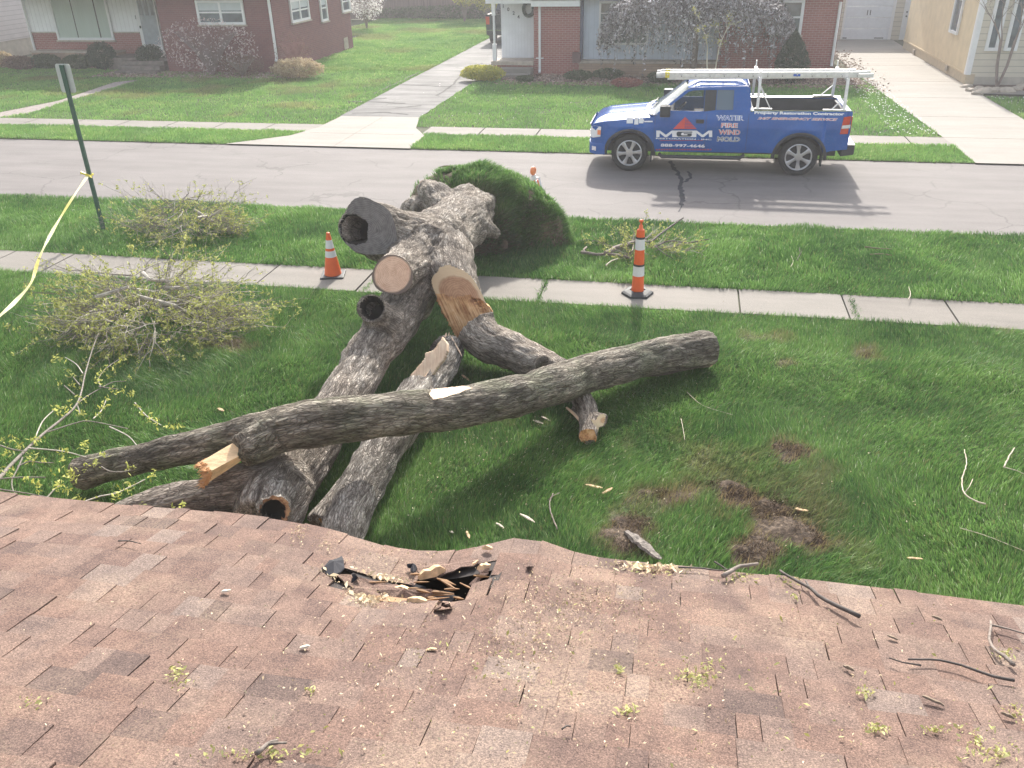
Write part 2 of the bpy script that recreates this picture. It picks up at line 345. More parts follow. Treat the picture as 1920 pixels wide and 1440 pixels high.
    rg = 1-np.abs(2*fbm(B, 13, 2, seed)-1); rg2 = fbm(B, 26, 2, seed+5); dz = np.clip(1.35-rg*1.25+.25*(rg2-.5), 0, 1)
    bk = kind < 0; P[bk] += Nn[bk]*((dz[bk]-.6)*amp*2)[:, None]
    fk = kind[F_]; full = (fk >= 0).all(1); fid = np.where(full, fk.max(1), -1); fh = hole[F_].sum(1) >= 2
    def emit(mask, nm, mt):
        if not mask.any(): return
        ff = F_[mask]; used, inv = np.unique(ff, return_inverse=True)
        return npmesh(nm, P[used], inv.reshape(ff.shape), mt, root, dict(bc=bc[used], dz=dz[used]), True)
    emit(fid < 0, name, bark or BARK)
    for ci, c in enumerate(cuts):
        mk = (fid == ci)
        if c.get('hole'): emit(mk & fh, 'hollow', HOLL); mk = mk & ~fh
        emit(mk, c.get('name', 'cut_face'), c['mat'])
    bpy.data.meshes.remove(me)
TC = Vector((0, 0, CH))
def tocam(p): return (TC-Vector(p)).normalized()
# ---------------- ground
g_soil = mat('ground_soil', (.055,.062,.028), .95, .4, 2.5, .6, 40)
me_far = 400
mb = MB(); mb.add([(-me_far,-me_far,0),(me_far,-me_far,0),(me_far,me_far,0),(-me_far,me_far,0)], [(0,1,2,3)])
tag(mb.build('ground', g_soil), kind='structure')
def asphalt(name, lo, hi, cr=True, cs=.5):
    m, t, b = newmat(name); v = coords(t); f = nz(t, v, 90, 4, .8); g = nz(t, v, .8, 5); h = nz(t, coords(t, scale=(.25, 1.6, 1)), 1.5, 4)
    c = ramp(t, g, [(.3, lo), (.7, hi)]); c = mixc(t, .6, c, ramp(t, h, [(.3, lo), (.7, tuple(x*1.05 for x in hi))]))
    c = mixc(t, 1., c, ramp(t, f, [(.25, (.6,.6,.62)), (.5, (1,1,1)), (.75, (1.25,)*3)]), 'MULTIPLY')
    if cr:
        nv = N(t, 'ShaderNodeTexNoise'); nv.inputs['Scale'].default_value = 1.2; nv.inputs['Detail'].default_value = 5; t.links.new(v, nv.inputs['Vector'])
        sc = N(t, 'ShaderNodeVectorMath', operation='SCALE'); t.links.new(nv.outputs['Color'], sc.inputs[0]); sc.inputs['Scale'].default_value = .9
        ad = N(t, 'ShaderNodeVectorMath', operation='ADD'); t.links.new(v, ad.inputs[0]); t.links.new(sc.outputs[0], ad.inputs[1])
        vo = N(t, 'ShaderNodeTexVoronoi', feature='DISTANCE_TO_EDGE'); vo.inputs['Scale'].default_value = cs; t.links.new(ad.outputs[0], vo.inputs['Vector'])
        mk = ramp(t, nz(t, v, .45, 2), [(.45, (0,0,0)), (.6, (.45,)*3)])
        ln = ramp(t, vo.outputs['Distance'], [(0, (1,1,1)), (.008, (.8,)*3), (.014, (0,0,0))])
        c = mixc(t, mixc(t, 1., mk, ln, 'MULTIPLY'), c, tuple(x*.4 for x in lo))
    t.links.new(c, b.inputs['Base Color']); b.inputs['Roughness'].default_value = .85; bump(t, b, f, .5, .006); return m
ROADM = asphalt('asphalt_old', (.138,.122,.118), (.195,.176,.170))
SEALM = mat('tar_seal', (.06,.06,.068), .9, .3, spec=.1)
CONC = asphalt('concrete', (.175,.158,.14), (.25,.226,.20), False); CONCR = asphalt('concrete_rough', (.13,.115,.102), (.235,.21,.185), False)
CONCW = asphalt('concrete_bright', (.24,.218,.192), (.31,.28,.25), False); CONCD = asphalt('concrete_cracked', (.025,.024,.025), (.22,.21,.205), True, .8)
def sheet(name, poly, z, m, kind='structure', sub=0):
    mb = MB(); mb.add([(p[0], p[1], z) for p in poly], [tuple(range(len(poly)))]); o = mb.build(name, m); o.data.update()
    if o.data.polygons[0].normal.z < 0: o.data.flip_normals()
    return tag(o, kind=kind)
RN_, RF_ = 15.42, 20.75
sheet('road', [(-80, RN_), (60, RN_), (60, RF_), (-80, RF_)], .004, ROADM)
# tar crack seal strips on the road
mb = MB()
def strip(mb, pts, wd, z=.0085, seed=1):
    rr = random.Random(seed); q = [G(a, b) for a, b in pts]; L = []
    for i in range(len(q)-1):
        for k in range(6): L.append(q[i].lerp(q[i+1], k/6))
    L.append(q[-1]); vs = []
    for i, p in enumerate(L):
        t = (L[min(i+1, len(L)-1)]-L[max(i-1, 0)]).normalized(); s_ = Vector((-t.y, t.x, 0)); w_ = wd*(.7+.6*rr.random()); j = (rr.random()-.5)*wd*.7
        vs += [(p.x+s_.x*(j+w_/2), p.y+s_.y*(j+w_/2), z), (p.x+s_.x*(j-w_/2), p.y+s_.y*(j-w_/2), z)]
    mb.add(vs, [(2*i, 2*i+1, 2*i+3, 2*i+2) for i in range(len(L)-1)])
strip(mb, [(1256,302),(1266,318),(1279,338),(1276,352),(1279,372),(1278,386)], .09)
strip(mb, [(1291,322),(1296,332),(1284,342)], .07, .009, 4)
strip(mb, [(1278,386),(1273,398)], .02, .0085, 5)
tag(mb.build('tar_seal', SEALM), kind='structure')
# near sidewalk slabs
SW0, SW1 = 11.27, 12.2
xs = [G(x, y, 0).x for x, y in ((20,480),(130,486),(520,505),(690,525),(1025,530),(1385,560),(1585,580),(1790,600))]
xs = sorted([-30, -24, -18] + [round(x, 2) for x in xs] + [5.6, 8, 14])
mb = MB()
for i in range(len(xs)-1):
    a, b_ = xs[i]+.012, xs[i+1]-.012; h = .03+.01*R.random(); mb.cur = 1 if a > -1.2+2.6 else 0
    mb.box((a, SW0, .002), (b_, SW1, h))
tag(mb.build('sidewalk', [CONC, CONCR]), kind='structure')
# far sidewalk
mb = MB(); FS0, FS1 = 22.45, 23.45
x = -40.
while x < 25:
    if not (-9.4 < x+.8 < -7.3): mb.box((x+.012, FS0, .002), (x+1.55, FS1, .035))
    x += 1.57
tag(mb.build('sidewalk', [CONC]), kind='structure')
# centre driveway + apron, right driveway
a = [G(430,270), G(500,258), G(590,236), G(640,217), G(778,234), G(762,283)]
sheet('driveway_apron', [(-11.9,20.72), (-10.6,21.9), (-10.25,23.0), (-10.2,24.7), (-7.75,24.7), (-7.4,23.2), (-6.85,22.2), (-6.8,20.72)], .039, CONCW)
sheet('driveway', [(-10.25,24.68), (-10.3,40), (-10.3,52), (-6.5,52), (-6.5,34), (-7.7,31), (-7.75,24.68)], .036, CONCD)
mb = MB()
for pp in ([(700,178),(760,150),(800,130),(830,118)], [(740,205),(790,200)], [(660,215),(720,213),(765,217)], [(820,182),(850,160),(870,135),(905,120)], [(745,160),(800,163),(855,165)],[(650,192),(760,196)], [(690,190),(725,186)]):
    strip(mb, pp, .09, .042, int(pp[0][0]))
tag(mb.build('driveway_cracks', mat('crack_dark', (.05,.048,.045), .9)), kind='structure')
sheet('driveway_right', [(6.5,20.72), (6.45,23.0), (6.0,34), (5.9,45.8), (9.3,45.8), (9.1,32), (9.1,25.5), (9.9,23.2), (10.5,20.72)], .038, CONCW)
mb = MB()
for yy in (23.4, 26.2, 29.3, 32.6, 36.5, 40.5): mb.box((6.05, yy, .036), (9.15, yy+.03, .0405))
mb.box((-10.2, 22.3, .036), (-7.2, 22.33, .0415)); mb.box((-8.9, 20.8, .036), (-8.87, 24.6, .0415))
tag(mb.build('driveway_joints', mat('joint_dark', (.25,.22,.19), .9)), kind='structure')
# walk to left house
wk = [(0,212),(110,190),(215,155),(265,150),(150,185),(50,215),(0,222)]
sheet('path', [tuple(G(*p)[:2]) for p in wk], .02, mat('path_stone', (.26,.22,.2), .9, .3, 8))
wr = [(1835,178),(1920,160),(1920,180),(1850,185)]
sheet('path_right', [(9.1,31.0),(16,30.4),(16,29.7),(9.1,30.2)], .036, CONC)
# ---------------- grass
GR = grassmat('grass', [(0, (.045,.115,.035)), (.28, (.105,.225,.058)), (.56, (.195,.35,.09)), (.82, (.34,.48,.20)), (1, (.54,.60,.42))])
GRF = grassmat('grass_far', [(0, (.13,.27,.075)), (.4, (.21,.37,.10)), (.75, (.33,.46,.15)), (1, (.52,.54,.27))])
def blades(name, P, Nrm, h, wd, m, dead=None, droop=.5, parent=None, kind='stuff', windf=.7):
    n = len(P); a = rng.random(n)*2*np.pi; d = np.stack([np.cos(a), np.sin(a), 0*a], 1)
    la = fbm(P, windf, 2, 11)*4*np.pi; lean = np.stack([np.cos(la), np.sin(la), 0*la], 1)
    hh = h*(.5+.9*rng.random(n)); hh = hh*(.45+1.1*fbm(P, 1.7, 2, 4))
    am = (droop*(.3+rng.random(n)*1.0)*(.4+1.2*noise(P, .9, 8)))[:, None]
    tip = P + Nrm*hh[:, None] + (lean*.75+np.stack([np.cos(a*7), np.sin(a*7), 0*a], 1)*.6)*am*hh[:, None]
    w_ = (wd*(.6+.8*rng.random(n)))[:, None]
    mid = P + (tip-P)*.55 + Nrm*(hh*.14)[:, None]
    X = np.stack([P-d*w_/2, P+d*w_/2, mid+d*w_*.4, tip, mid-d*w_*.4], 1).reshape(-1, 3)
    b = np.arange(n)*5
    F = np.concatenate([np.stack([b, b+1, b+2, b+4], 1), np.stack([b+4, b+2, b+3, b+3], 1)])
    F3 = np.concatenate([np.stack([b, b+1, b+2], 1), np.stack([b, b+2, b+4], 1), np.stack([b+4, b+2, b+3], 1)])
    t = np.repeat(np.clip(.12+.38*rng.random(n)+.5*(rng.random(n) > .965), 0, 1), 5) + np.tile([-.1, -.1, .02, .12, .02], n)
    dd = np.repeat(np.zeros(n) if dead is None else dead, 5)
    o = npmesh(name, X, F3, m, parent, dict(tint=np.clip(t, 0, 1), dead=np.clip(dd, 0, 1)), False)
    return o
UPN = lambda n: np.tile([0., 0., 1.], (n, 1))
# bare / torn soil patches (px ellipses -> ground)
BARE = []
for px, py, rx, ry, s_ in ((1440,975,60,60,1.),(1500,1010,60,40,1.),(1380,930,50,22,.9),(1475,850,45,17,.95),(1170,990,50,45,.75),(1165,1025,60,30,.9),(1240,935,90,30,.6),(1415,1045,40,40,1),(1622,668,28,14,.5),(1475,688,22,10,.45),(1330,880,120,50,.35),(1500,950,110,90,.3),(1440,640,60,12,.35),(1855,615,40,14,.4),(430,655,45,14,.6),(915,790,70,18,.5)):
    c = G(px, py); ex = (G(px+rx, py)-c).length; ey = (G(px, py-ry)-c).length; BARE.append((c.x, c.y, ex, ey, s_))
def bare(P):
    b = np.zeros(len(P)); jx = (fbm(P, 3.5, 4, 21)-.5)*2.6; jy = (fbm(P, 3.5, 4, 29)-.5)*2.6
    for x, y, ex, ey, s_ in BARE:
        q = np.sqrt(((P[:, 0]-x)/ex+jx)**2+((P[:, 1]-y)/ey+jy)**2); b = np.maximum(b, s_*np.clip(1.6-1.25*q, 0, 1))
    return b
# near lawn base mesh with relief
def relief(name, x0, x1, y0, y1, step, m, amp=.02, z0=.006, dirt=False):
    nx = int((x1-x0)/step)+1; ny = int((y1-y0)/step)+1; X, Y = np.meshgrid(np.linspace(x0, x1, nx), np.linspace(y0, y1, ny))
    P = np.stack([X.ravel(), Y.ravel(), 0*X.ravel()], 1); z = z0+amp*fbm(P, 1.5, 3, 2)
    b = bare(P) if dirt else np.zeros(len(P)); z += b*(.16*(fbm(P, 7, 3, 33)-.35)); z = np.maximum(z, z0); P[:, 2] = z
    i = np.arange(nx*ny).reshape(ny, nx); F = np.stack([i[:-1, :-1].ravel(), i[:-1, 1:].ravel(), i[1:, 1:].ravel(), i[1:, :-1].ravel()], 1)
    return tag(npmesh(name, P, F, m, None, dict(bare=b), True), kind='structure')
m, t, b_ = newmat('lawn_soil'); v = coords(t)
at = N(t, 'ShaderNodeAttribute', attribute_name='bare').outputs['Fac']
gcol = ramp(t, nz(t, v, 2.2, 5), [(.3, (.05,.09,.022)), (.7, (.10,.17,.04))])
scol = ramp(t, nz(t, v, 18, 6, .75), [(.35, (.03,.02,.013)), (.5, (.09,.062,.043)), (.66, (.22,.165,.12))])
t.links.new(mixc(t, ramp(t, at, [(.15, (0,0,0)), (.6, (1,1,1))]), gcol, scol), b_.inputs['Base Color']); b_.inputs['Roughness'].default_value = .95
bump(t, b_, nz(t, v, 30, 5, .7), 1., .03); LAWNM = m
relief('lawn', -14, 9, 2.6, SW0-.02, .05, LAWNM, .025, .008, True)
relief('tree_lawn', -20, 9, SW1+.02, RN_+.0, .12, LAWNM, .03, .01)
relief('far_verge', -26, 16, RF_+.02, FS0-.02, .3, LAWNM, .02, .008)
def scatter(n, x0, x1, y0, y1, z=.012):
    P = np.stack([x0+(x1-x0)*rng.random(n), y0+(y1-y0)*rng.random(n), np.full(n, z)], 1); return P
def inpoly(P, poly):
    c = np.zeros(len(P), bool); n = len(poly)
    for i in range(n):
        x1, y1 = poly[i][:2]; x2, y2 = poly[(i+1) % n][:2]
        k = ((y1 > P[:, 1]) != (y2 > P[:, 1])) & (P[:, 0] < (x2-x1)*(P[:, 1]-y1)/(y2-y1+1e-12)+x1); c ^= k
    return c
P = scatter(740000, -13, 7.5, 4.0, SW0+.04); keep = P[:, 0] > -4-P[:, 1]*.95
keep &= P[:, 0] < 2+P[:, 1]*.48
P = P[keep]; b = bare(P); k = rng.random(len(P)) > b*1.05-.12; P = P[k]; b = b[k]
ed = np.abs(noise(P*np.array([1,0,0]), 4, 3)); P = P[(P[:, 1] < SW0+.02-.06*ed)]; b = bare(P)
P[:, 2] += .01
dd = np.clip(b*1.3+(rng.random(len(P)) > .93)*.5, 0, 1)
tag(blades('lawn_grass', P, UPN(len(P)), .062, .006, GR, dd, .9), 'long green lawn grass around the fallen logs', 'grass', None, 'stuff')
P = scatter(260000, -16, 8, SW1-.03, RN_+.05); P = P[(P[:, 0] > -4.5-P[:, 1]*.95) & (P[:, 1] < RN_+.05-.09*noise(P*np.array([1,0,0]), 3, 5)) & (P[:, 0] < 1.5+.48*P[:, 1])]
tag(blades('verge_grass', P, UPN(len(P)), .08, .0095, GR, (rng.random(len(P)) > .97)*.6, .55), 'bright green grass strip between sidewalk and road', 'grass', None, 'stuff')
P = np.concatenate([np.stack([G(px, 540).x+rng.normal(0, .03, 260), rng.uniform(SW0, SW1, 260), np.full(260, .01)], 1) for px in (690, 1022, 1582)]); tag(blades('joint_weeds', P, UPN(len(P)), .05, .008, GR, None, .8), 'small weeds growing in the sidewalk joints', 'weeds', None, 'stuff')
AP = [(-11.9,20.7), (-10.6,21.9), (-10.25,23.0), (-10.2,24.7), (-7.75,24.7), (-7.4,23.2), (-6.85,22.2), (-6.8,20.7)]
RD = [(6.5,20.6), (6.45,23.0), (6.0,34), (5.9,45.8), (9.3,45.8), (9.1,32), (9.1,25.5), (9.9,23.2), (10.5,20.6)]
CD = [(-10.25,24.6), (-10.3,52), (-6.5,52), (-6.5,34), (-7.7,31), (-7.75,24.6)]
WK = [tuple(G(*p)[:2]) for p in wk]
P = scatter(110000, -24, 13, RF_-.02, FS0+.03); P = P[~inpoly(P, AP) & ~inpoly(P, RD) & (P[:, 1] > RF_+.05*noise(P*np.array([1,0,0]), 3, 6))]
tag(blades('verge_grass', P, UPN(len(P)), .07, .015, GRF, (rng.random(len(P)) > .96)*.5, .5), 'green grass strip along the far side of the road', 'grass', None, 'stuff')
P = scatter(420000, -38, 18, FS1-.02, 34.1)
lim = 3+P[:, 1]*.52; lim0 = -5-P[:, 1]*.86
P = P[(P[:, 0] > lim0) & (P[:, 0] < lim) & ~inpoly(P, AP) & ~inpoly(P, RD) & ~inpoly(P, CD) & ~inpoly(P, WK) & ~((P[:, 1] > 31.6) & (P[:, 0] > -6.8) & (P[:, 0] < 6)) & ~((P[:, 0] > 9.1) & (P[:, 1] > 29.6)) & ~((P[:, 0] > -18) & (P[:, 0] < -10.5) & False)]
dd = np.clip((fbm(P, .6, 3, 41)-.55)*3, 0, .5)*(P[:, 0] < -11)
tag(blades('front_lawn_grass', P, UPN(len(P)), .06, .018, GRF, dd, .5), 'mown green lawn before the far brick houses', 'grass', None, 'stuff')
P = scatter(260000, -20, -6, 34, 58); P = P[~inpoly(P, CD) & ~((P[:, 0] < -17.6) & (P[:, 1] < 47))]
tag(blades('side_lawn_grass', P, UPN(len(P)), .08, .04, GRF, np.clip((fbm(P, .35, 3, 43)-.5)*3, 0, .45), .5), 'green lawn between the two brick houses', 'grass', None, 'stuff')
P = scatter(16000, 9.1, 18, 24, 29.7); P = P[~inpoly(P, RD)]
# white petals scattered by the right driveway
P = np.concatenate([scatter(330, 5.3, 6.4, 23.6, 33, .07), scatter(260, 9.2, 13, 25.5, 29.6, .07), scatter(60, -9, 5, 23.5, 31, .07)])
tri = np.stack([P, P+np.array([.035, 0, 0]), P+np.array([.015, .035, .01])], 1).reshape(-1, 3)
tag(npmesh('fallen_petals', tri, np.arange(len(tri)).reshape(-1, 3), mat('petal', (.75,.72,.68), .6)), 'white petals scattered on the lawn by the driveway', 'petals', None, 'stuff')
# ---------------- root plate with turf
RX = [(-4.62, 0), (-4.5, .35)]
ridge = [V(px, py, Y=14.0) for px, py in ((768,372),(785,340),(825,322),(868,317),(905,310),(935,322),(968,338),(1005,354),(1036,378),(1056,408),(1066,438),(1078,456),(1100,474))]
rxs = np.array([p.x for p in ridge]); rzs = np.array([max(p.z, .03) for p in ridge])
root_t = empty('fallen_tree', G(830,520), 'huge uprooted tree lying from its grassy root plate to the roof edge', 'tree')
nx, nt_ = 90, 60; Us = np.linspace(rxs[0]-.12, rxs[-1], nx); Ts = np.linspace(0, 1, nt_)
PP = []
for ui, u in enumerate(Us):
    h = float(np.interp(u, rxs, rzs)); h *= min(1, (ui+.01)/5)
    fr = .2 + .68*math.sin(math.pi*min(1, max(0, (u-rxs[0])/(rxs[-1]-rxs[0])))**.8)*h/1.3
    for t_ in Ts:
        if t_ < .6: a = t_/.6*math.pi/2; y = 14.0-fr*math.cos(a)**.8; z = h*math.sin(a)**.9
        else: a = (t_-.6)/.4*math.pi/2; y = 14.0+.55*math.sin(a)**.7*min(1, h); z = h*math.cos(a)**.6
        PP.append((u, y, z))
PP = np.array(PP); lum = (fbm(PP, 2.6, 4, 51)-.5)[:, None]*.36; PP = PP+lum*np.array([.3, -.8, .6]); PP[:, 2] = np.maximum(PP[:, 2], -.02)
ii = np.arange(nx*nt_).reshape(nx, nt_); FF = np.stack([ii[:-1, :-1].ravel(), ii[1:, :-1].ravel(), ii[1:, 1:].ravel(), ii[:-1, 1:].ravel()], 1)
SOIL = mat('soil_root', (.16,.115,.082), .95, .5, 9, 1, 30)
npmesh('root_plate', PP, FF, SOIL, root_t, None, True)
_q = PP[FF]; _ar = np.linalg.norm(np.cross(_q[:, 2]-_q[:, 0], _q[:, 3]-_q[:, 1]), axis=1); k = rng.choice(len(FF), 90000, p=_ar/_ar.sum()); q = PP[FF[k]]; uv = rng.random((len(k), 2)); Pg = q[:, 0]*(1-uv[:, :1])*(1-uv[:, 1:])+q[:, 1]*uv[:, :1]*(1-uv[:, 1:])+q[:, 2]*uv[:, :1]*uv[:, 1:]+q[:, 3]*(1-uv[:, :1])*uv[:, 1:]
fn = np.cross(q[:, 2]-q[:, 0], q[:, 3]-q[:, 1]); fn /= np.linalg.norm(fn, axis=1)[:, None]+1e-9
if fn[(Pg[:, 1] < 13.6)][:, 1].mean() > 0: fn = -fn
sel = (Pg[:, 1] < 14.08) & (rng.random(len(k)) < np.clip((Pg[:, 0]+4.35)*2+.2*rng.random(len(k)), .05, 1)) & (fbm(Pg, 5, 2, 60) > .27)
_cl = np.array(list(V(830,350,Y=13.85))); sel &= ~((np.linalg.norm((Pg-_cl)*np.array([.8,.6,1.4]), axis=1) < .3) & (rng.random(len(Pg)) < .8)) & ~((fbm(Pg, 2.4, 3, 77) > .62) & (rng.random(len(Pg)) < .7)); Pg = Pg[sel]; fn = fn[sel]; Nn = fn*.55+np.array([0, -.05, .45]); 
_tc = np.array(list(G(893,395,.8))); _dt = np.linalg.norm(Pg-_tc, axis=1); _dd = np.clip(1.0-_dt*2.0+(rng.random(len(Pg))-.5)*.6, 0, 1)+(rng.random(len(Pg)) > .93)*.4; o = blades('turf', Pg, Nn, .095, .010, GR, _dd, .7, root_t)
# roots on the street side
mb = MB()
for i in range(26):
    a = Vector((R.uniform(-4.2, -3.2), 14.35, R.uniform(.2, 1.1))); pts = [a]; d = Vector((R.uniform(-.6,.6), R.uniform(.4, 1), R.uniform(-.4,.5)))
    for k_ in range(5): d += Vector((R.uniform(-.3,.3), R.uniform(-.2,.2), R.uniform(-.35,.2))); pts.append(pts[-1]+d.normalized()*.11)
    mb.tube(pts, [.035*(1-j/7) for j in range(6)], 6)
mb.build('roots', mat('root_bark', (.12,.085,.06), .9), root_t, True)
SAWN2 = sawnmat('wood_sawn_tan', (.42,.23,.13), (.58,.35,.21), 1, (.235, (.74,.56,.36)))
# ---------------- the fallen tree
_p0 = G(874,402,.78); tr = [([_p0+(_p0-G(856,422,.88)).normalized()*.35, _p0, G(856,422,.88), G(830,445,.96), G(797,478,1.)], [.40,.44,.45,.45,.44]),
      ([G(845,400,.95), G(815,368,1.05), G(797,348,1.15)], [.34,.24,.15]),
      ([G(800,400,.8), G(770,392,.75), G(756,412,.6)], [.26,.19,.12]),
      ([G(815,462,1.0), G(745,446,1.22), G(692,428,1.48), G(664,417,1.61)], [.42,.38,.335,.335]),
      ([G(790,470,1.0), G(755,503,1.1), G(738,514,1.22), G(731,520,1.26)], [.36,.27,.24,.235]),
      ([G(805,490,.95), G(765,562,.64), G(708,645,.50), G(658,725,.47), G(604,805,.4), G(556,875,.38), G(512,945,.38), G(492,985,.36)], [.41,.33,.275,.26,.265,.29,.30,.27]),
      ([G(738,610,.72), G(712,590,.88), G(698,578,1.02), G(694,574,1.08)], [.22,.19,.165,.16]),
      ([G(540,905,.42), G(455,920,.44), G(360,940,.42), G(262,962,.42), G(215,975,.4)], [.26,.225,.19,.16,.14]),
      ([G(520,920,.45), G(515,950,.56), G(513,960,.62)], [.2,.15,.14]),
      ([G(835,470,.98), G(850,525,.88), G(874,585,.66), G(903,634,.43), G(970,664,.32), G(1040,697,.26), G(1085,730,.22)], [.38,.30,.265,.25,.235,.21,.17]),
      ([G(862,412,.85), G(893,388,.95), G(925,372,.85)], [.36,.24,.09]), ([G(862,420,.8), G(900,425,.75), G(935,438,.55)], [.36,.2,.07]), ([G(858,405,.9), G(866,372,1.08), G(880,350,1.12)], [.34,.2,.08]),
      ([G(1020,690,.3), G(1018,675,.5), G(1030,672,.52)], [.12,.07,.05])]
pa = G(686,426,1.50); pb = G(735,517,1.22); pc = G(844,560,.76)-tocam(G(844,560,.76))*.0; nc = (tocam(pc)+Vector((-.42,0,0))).normalized(); pd_ = G(868,612,.55); pd_ = pd_-nc*((pd_-pc).dot(nc)+.05); pk = G(697,577,1.04); ps = G(513,959,.62)
na = tocam(pa)+Vector((-.22,-.1,0)); nb = tocam(pb)+Vector((-.05,0,-.05))
ch = Vector((pa))+Vector((-.16, -.03, -.02))
cuts = [dict(p=pa, n=na, r=.75, mat=SAWNG, name='weathered_cut', li=[3], rel=.008, hole=(ch, .19, .4)),
        dict(p=pb, n=nb, li=[4], r=.38, mat=SAWN, name='cut_face', rel=.002),
        dict(p=pc, n=nc, r=.62, li=[9], mat=SAWN2, name='cut_face', rel=.004),
        dict(p=pd_, n=nc, r=.36, li=[9], mat=TORN, name='torn_face', rel=.05, rf=11.),
        dict(p=pk, n=tocam(pk)+Vector((-.1,0,.15)), r=.3, li=[6], mat=BARK, name='knot_rim', rel=.02, hole=(pk, .125, .35)),
        dict(p=ps, n=tocam(ps)+Vector((0,0,-.2)), r=.22, mat=ROT, name='knot_rim', rel=.01, hole=(ps, .095, .25))]
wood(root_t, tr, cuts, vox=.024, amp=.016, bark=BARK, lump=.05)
# clean sawn upper half of the torn fork and raw strip under the lower arm
def slab(mb, pxs, z, th, ofs=.02):
    pts = [G(a, b, z_) + tocam(G(a, b, z_))*ofs for (a, b), z_ in zip(pxs, z)]; n = -tocam(pts[0])*th; mb.prism(pts, n)
def spikes(mb, pts, n, L, r, jit=.5, dirv=None):
    for i in range(n):
        a, b_ = R.choice(list(zip(pts[:-1], pts[1:]))); p = a.lerp(b_, R.random())
        d = (Vector(dirv) if dirv else Vector((R.uniform(-1,1), R.uniform(-1,1), R.uniform(-.3,1)))).normalized()+Vector((R.uniform(-jit,jit), R.uniform(-jit,jit), R.uniform(-jit,jit)))
        l = L*R.uniform(.4, 1.2); mb.tube([p-d*.02, p+d*l*.5, p+d*l], [r, r*.7, r*.1], 4)
def tornplate(name, poly, p0, n, rel, th, m, root, step=4., along=None, f=9., jag=2.5):
    n = Vector(n).normalized(); p0 = Vector(p0); al = Vector(along).normalized(); ac = n.cross(al).normalized(); al = ac.cross(n)
    xs_ = np.arange(min(p[0] for p in poly)-step, max(p[0] for p in poly)+step, step); ys_ = np.arange(min(p[1] for p in poly)-step, max(p[1] for p in poly)+step, step)
    X, Y = np.meshgrid(xs_, ys_); Q = np.stack([X.ravel(), Y.ravel(), 0*X.ravel()], 1); J = Q.copy(); J[:, 0] += (noise(Q, .16, 3)-.5)*2*jag; J[:, 1] += (noise(Q, .13, 5)-.5)*2*jag
    ins = inpoly(J, poly); P = []
    for x_, y_, _ in Q: r_ = Vector(ray(x_, y_)); o = Vector((0,0,CH)); P.append(list(o+r_*((p0-o).dot(n)/r_.dot(n))))
    P = np.array(P); nn = np.array(list(n)); B = np.stack([(P-np.array(list(p0))) @ np.array(list(ac)), np.zeros(len(P)), (P-np.array(list(p0))) @ np.array(list(al))], 1)
    h_ = (fbm(B*np.array([1,1,.3]), f, 3, 7)-.5)*2*rel+(noise(B*np.array([1,1,.1]), 40, 4)-.5)*rel*.5; F_ = P+nn*h_[:, None]; K = P-nn*th
    id_ = np.arange(len(Q)).reshape(X.shape); fs = []; o_ = len(Q); ok = ins.reshape(X.shape)
    c4 = lambda i, j: ok[i, j] and ok[i+1, j] and ok[i, j+1] and ok[i+1, j+1]
    H, W_ = X.shape; g_ = np.zeros((H+1, W_+1), bool)
    for i in range(H-1):
        for j in range(W_-1): g_[i+1, j+1] = c4(i, j)
    for i in range(H-1):
        for j in range(W_-1):
            if not g_[i+1, j+1]: continue
            a_, b2, c2, d2 = id_[i, j], id_[i+1, j], id_[i+1, j+1], id_[i, j+1]; fs += [(a_, b2, c2, d2), (o_+a_, o_+d2, o_+c2, o_+b2)]
            for (di, dj), (u1, u2) in (((-1,0),(d2,a_)), ((1,0),(b2,c2)), ((0,-1),(a_,b2)), ((0,1),(c2,d2))):
                if not g_[i+1+di, j+1+dj]: fs.append((u2, u1, o_+u1, o_+u2))
    return npmesh(name, np.concatenate([F_, K]), fs, m, root, dict(bc=np.concatenate([B, B]), dz=np.ones(2*len(Q))), False)
tornplate('torn_face', [(814,548),(850,556),(878,552),(898,575),(908,595),(898,612),(884,622),(876,636),(870,652),(850,632),(834,598),(822,575)], pd_+nc*.10, nc+Vector((0,0,-.05)), .035, .18, TORN, root_t, 2.6, G(868,650,.4)-G(840,540,.9), 7.)
mb = MB(); e = [G(330,962,.38), G(390,945,.5), G(450,935,.5)]
for i in range(26): 
    p = e[0].lerp(e[2], R.random()) + Vector((0, -.17, -.06+R.uniform(-.05,.05))); d = (e[0]-e[2]).normalized()+Vector((R.uniform(-.2,.2), R.uniform(-.3,0), R.uniform(-.1,.1)))
    mb.tube([p, p+d*.15, p+d*.3], [.022,.018,.003], 5)
mb.build('splinters', ROT, root_t)
# ---------------- loose logs
lf = empty('forked_log', G(760,790), 'long forked log lying across the others, one arm sawn into a wedge', 'log', 'loose logs on the lawn')
fl = [([G(1329,653,.27), G(1240,668,.31), G(1120,695,.40), G(1040,722,.5), G(940,750,.62), G(845,765,.74), G(745,774,.86), G(640,787,.95), G(560,800,.95), G(495,815,.92)], [.225,.225,.22,.225,.215,.21,.21,.21,.21,.20]),
      ([G(560,798,.95), G(480,811,.86), G(400,829,.72), G(300,851,.53), G(200,876,.33), G(148,889,.24)], [.2,.19,.165,.16,.155,.155]),
      ([G(525,808,.93), G(485,830,.9), G(450,848,.88)], [.21,.17,.15]),
      ([G(480,845,.88), G(460,828,.98), G(447,812,1.05)], [.09,.062,.055]),
      ([G(475,838,.9), G(465,850,.88), G(458,862,.85)], [.11,.09,.07]),
      ([G(510,800,1.02), G(512,786,1.08)], [.1,.06])]
pl = G(148,889,.24); pr = G(1329,653,.27); pw = G(452,846,.88); pp_ = G(848,745,.97)
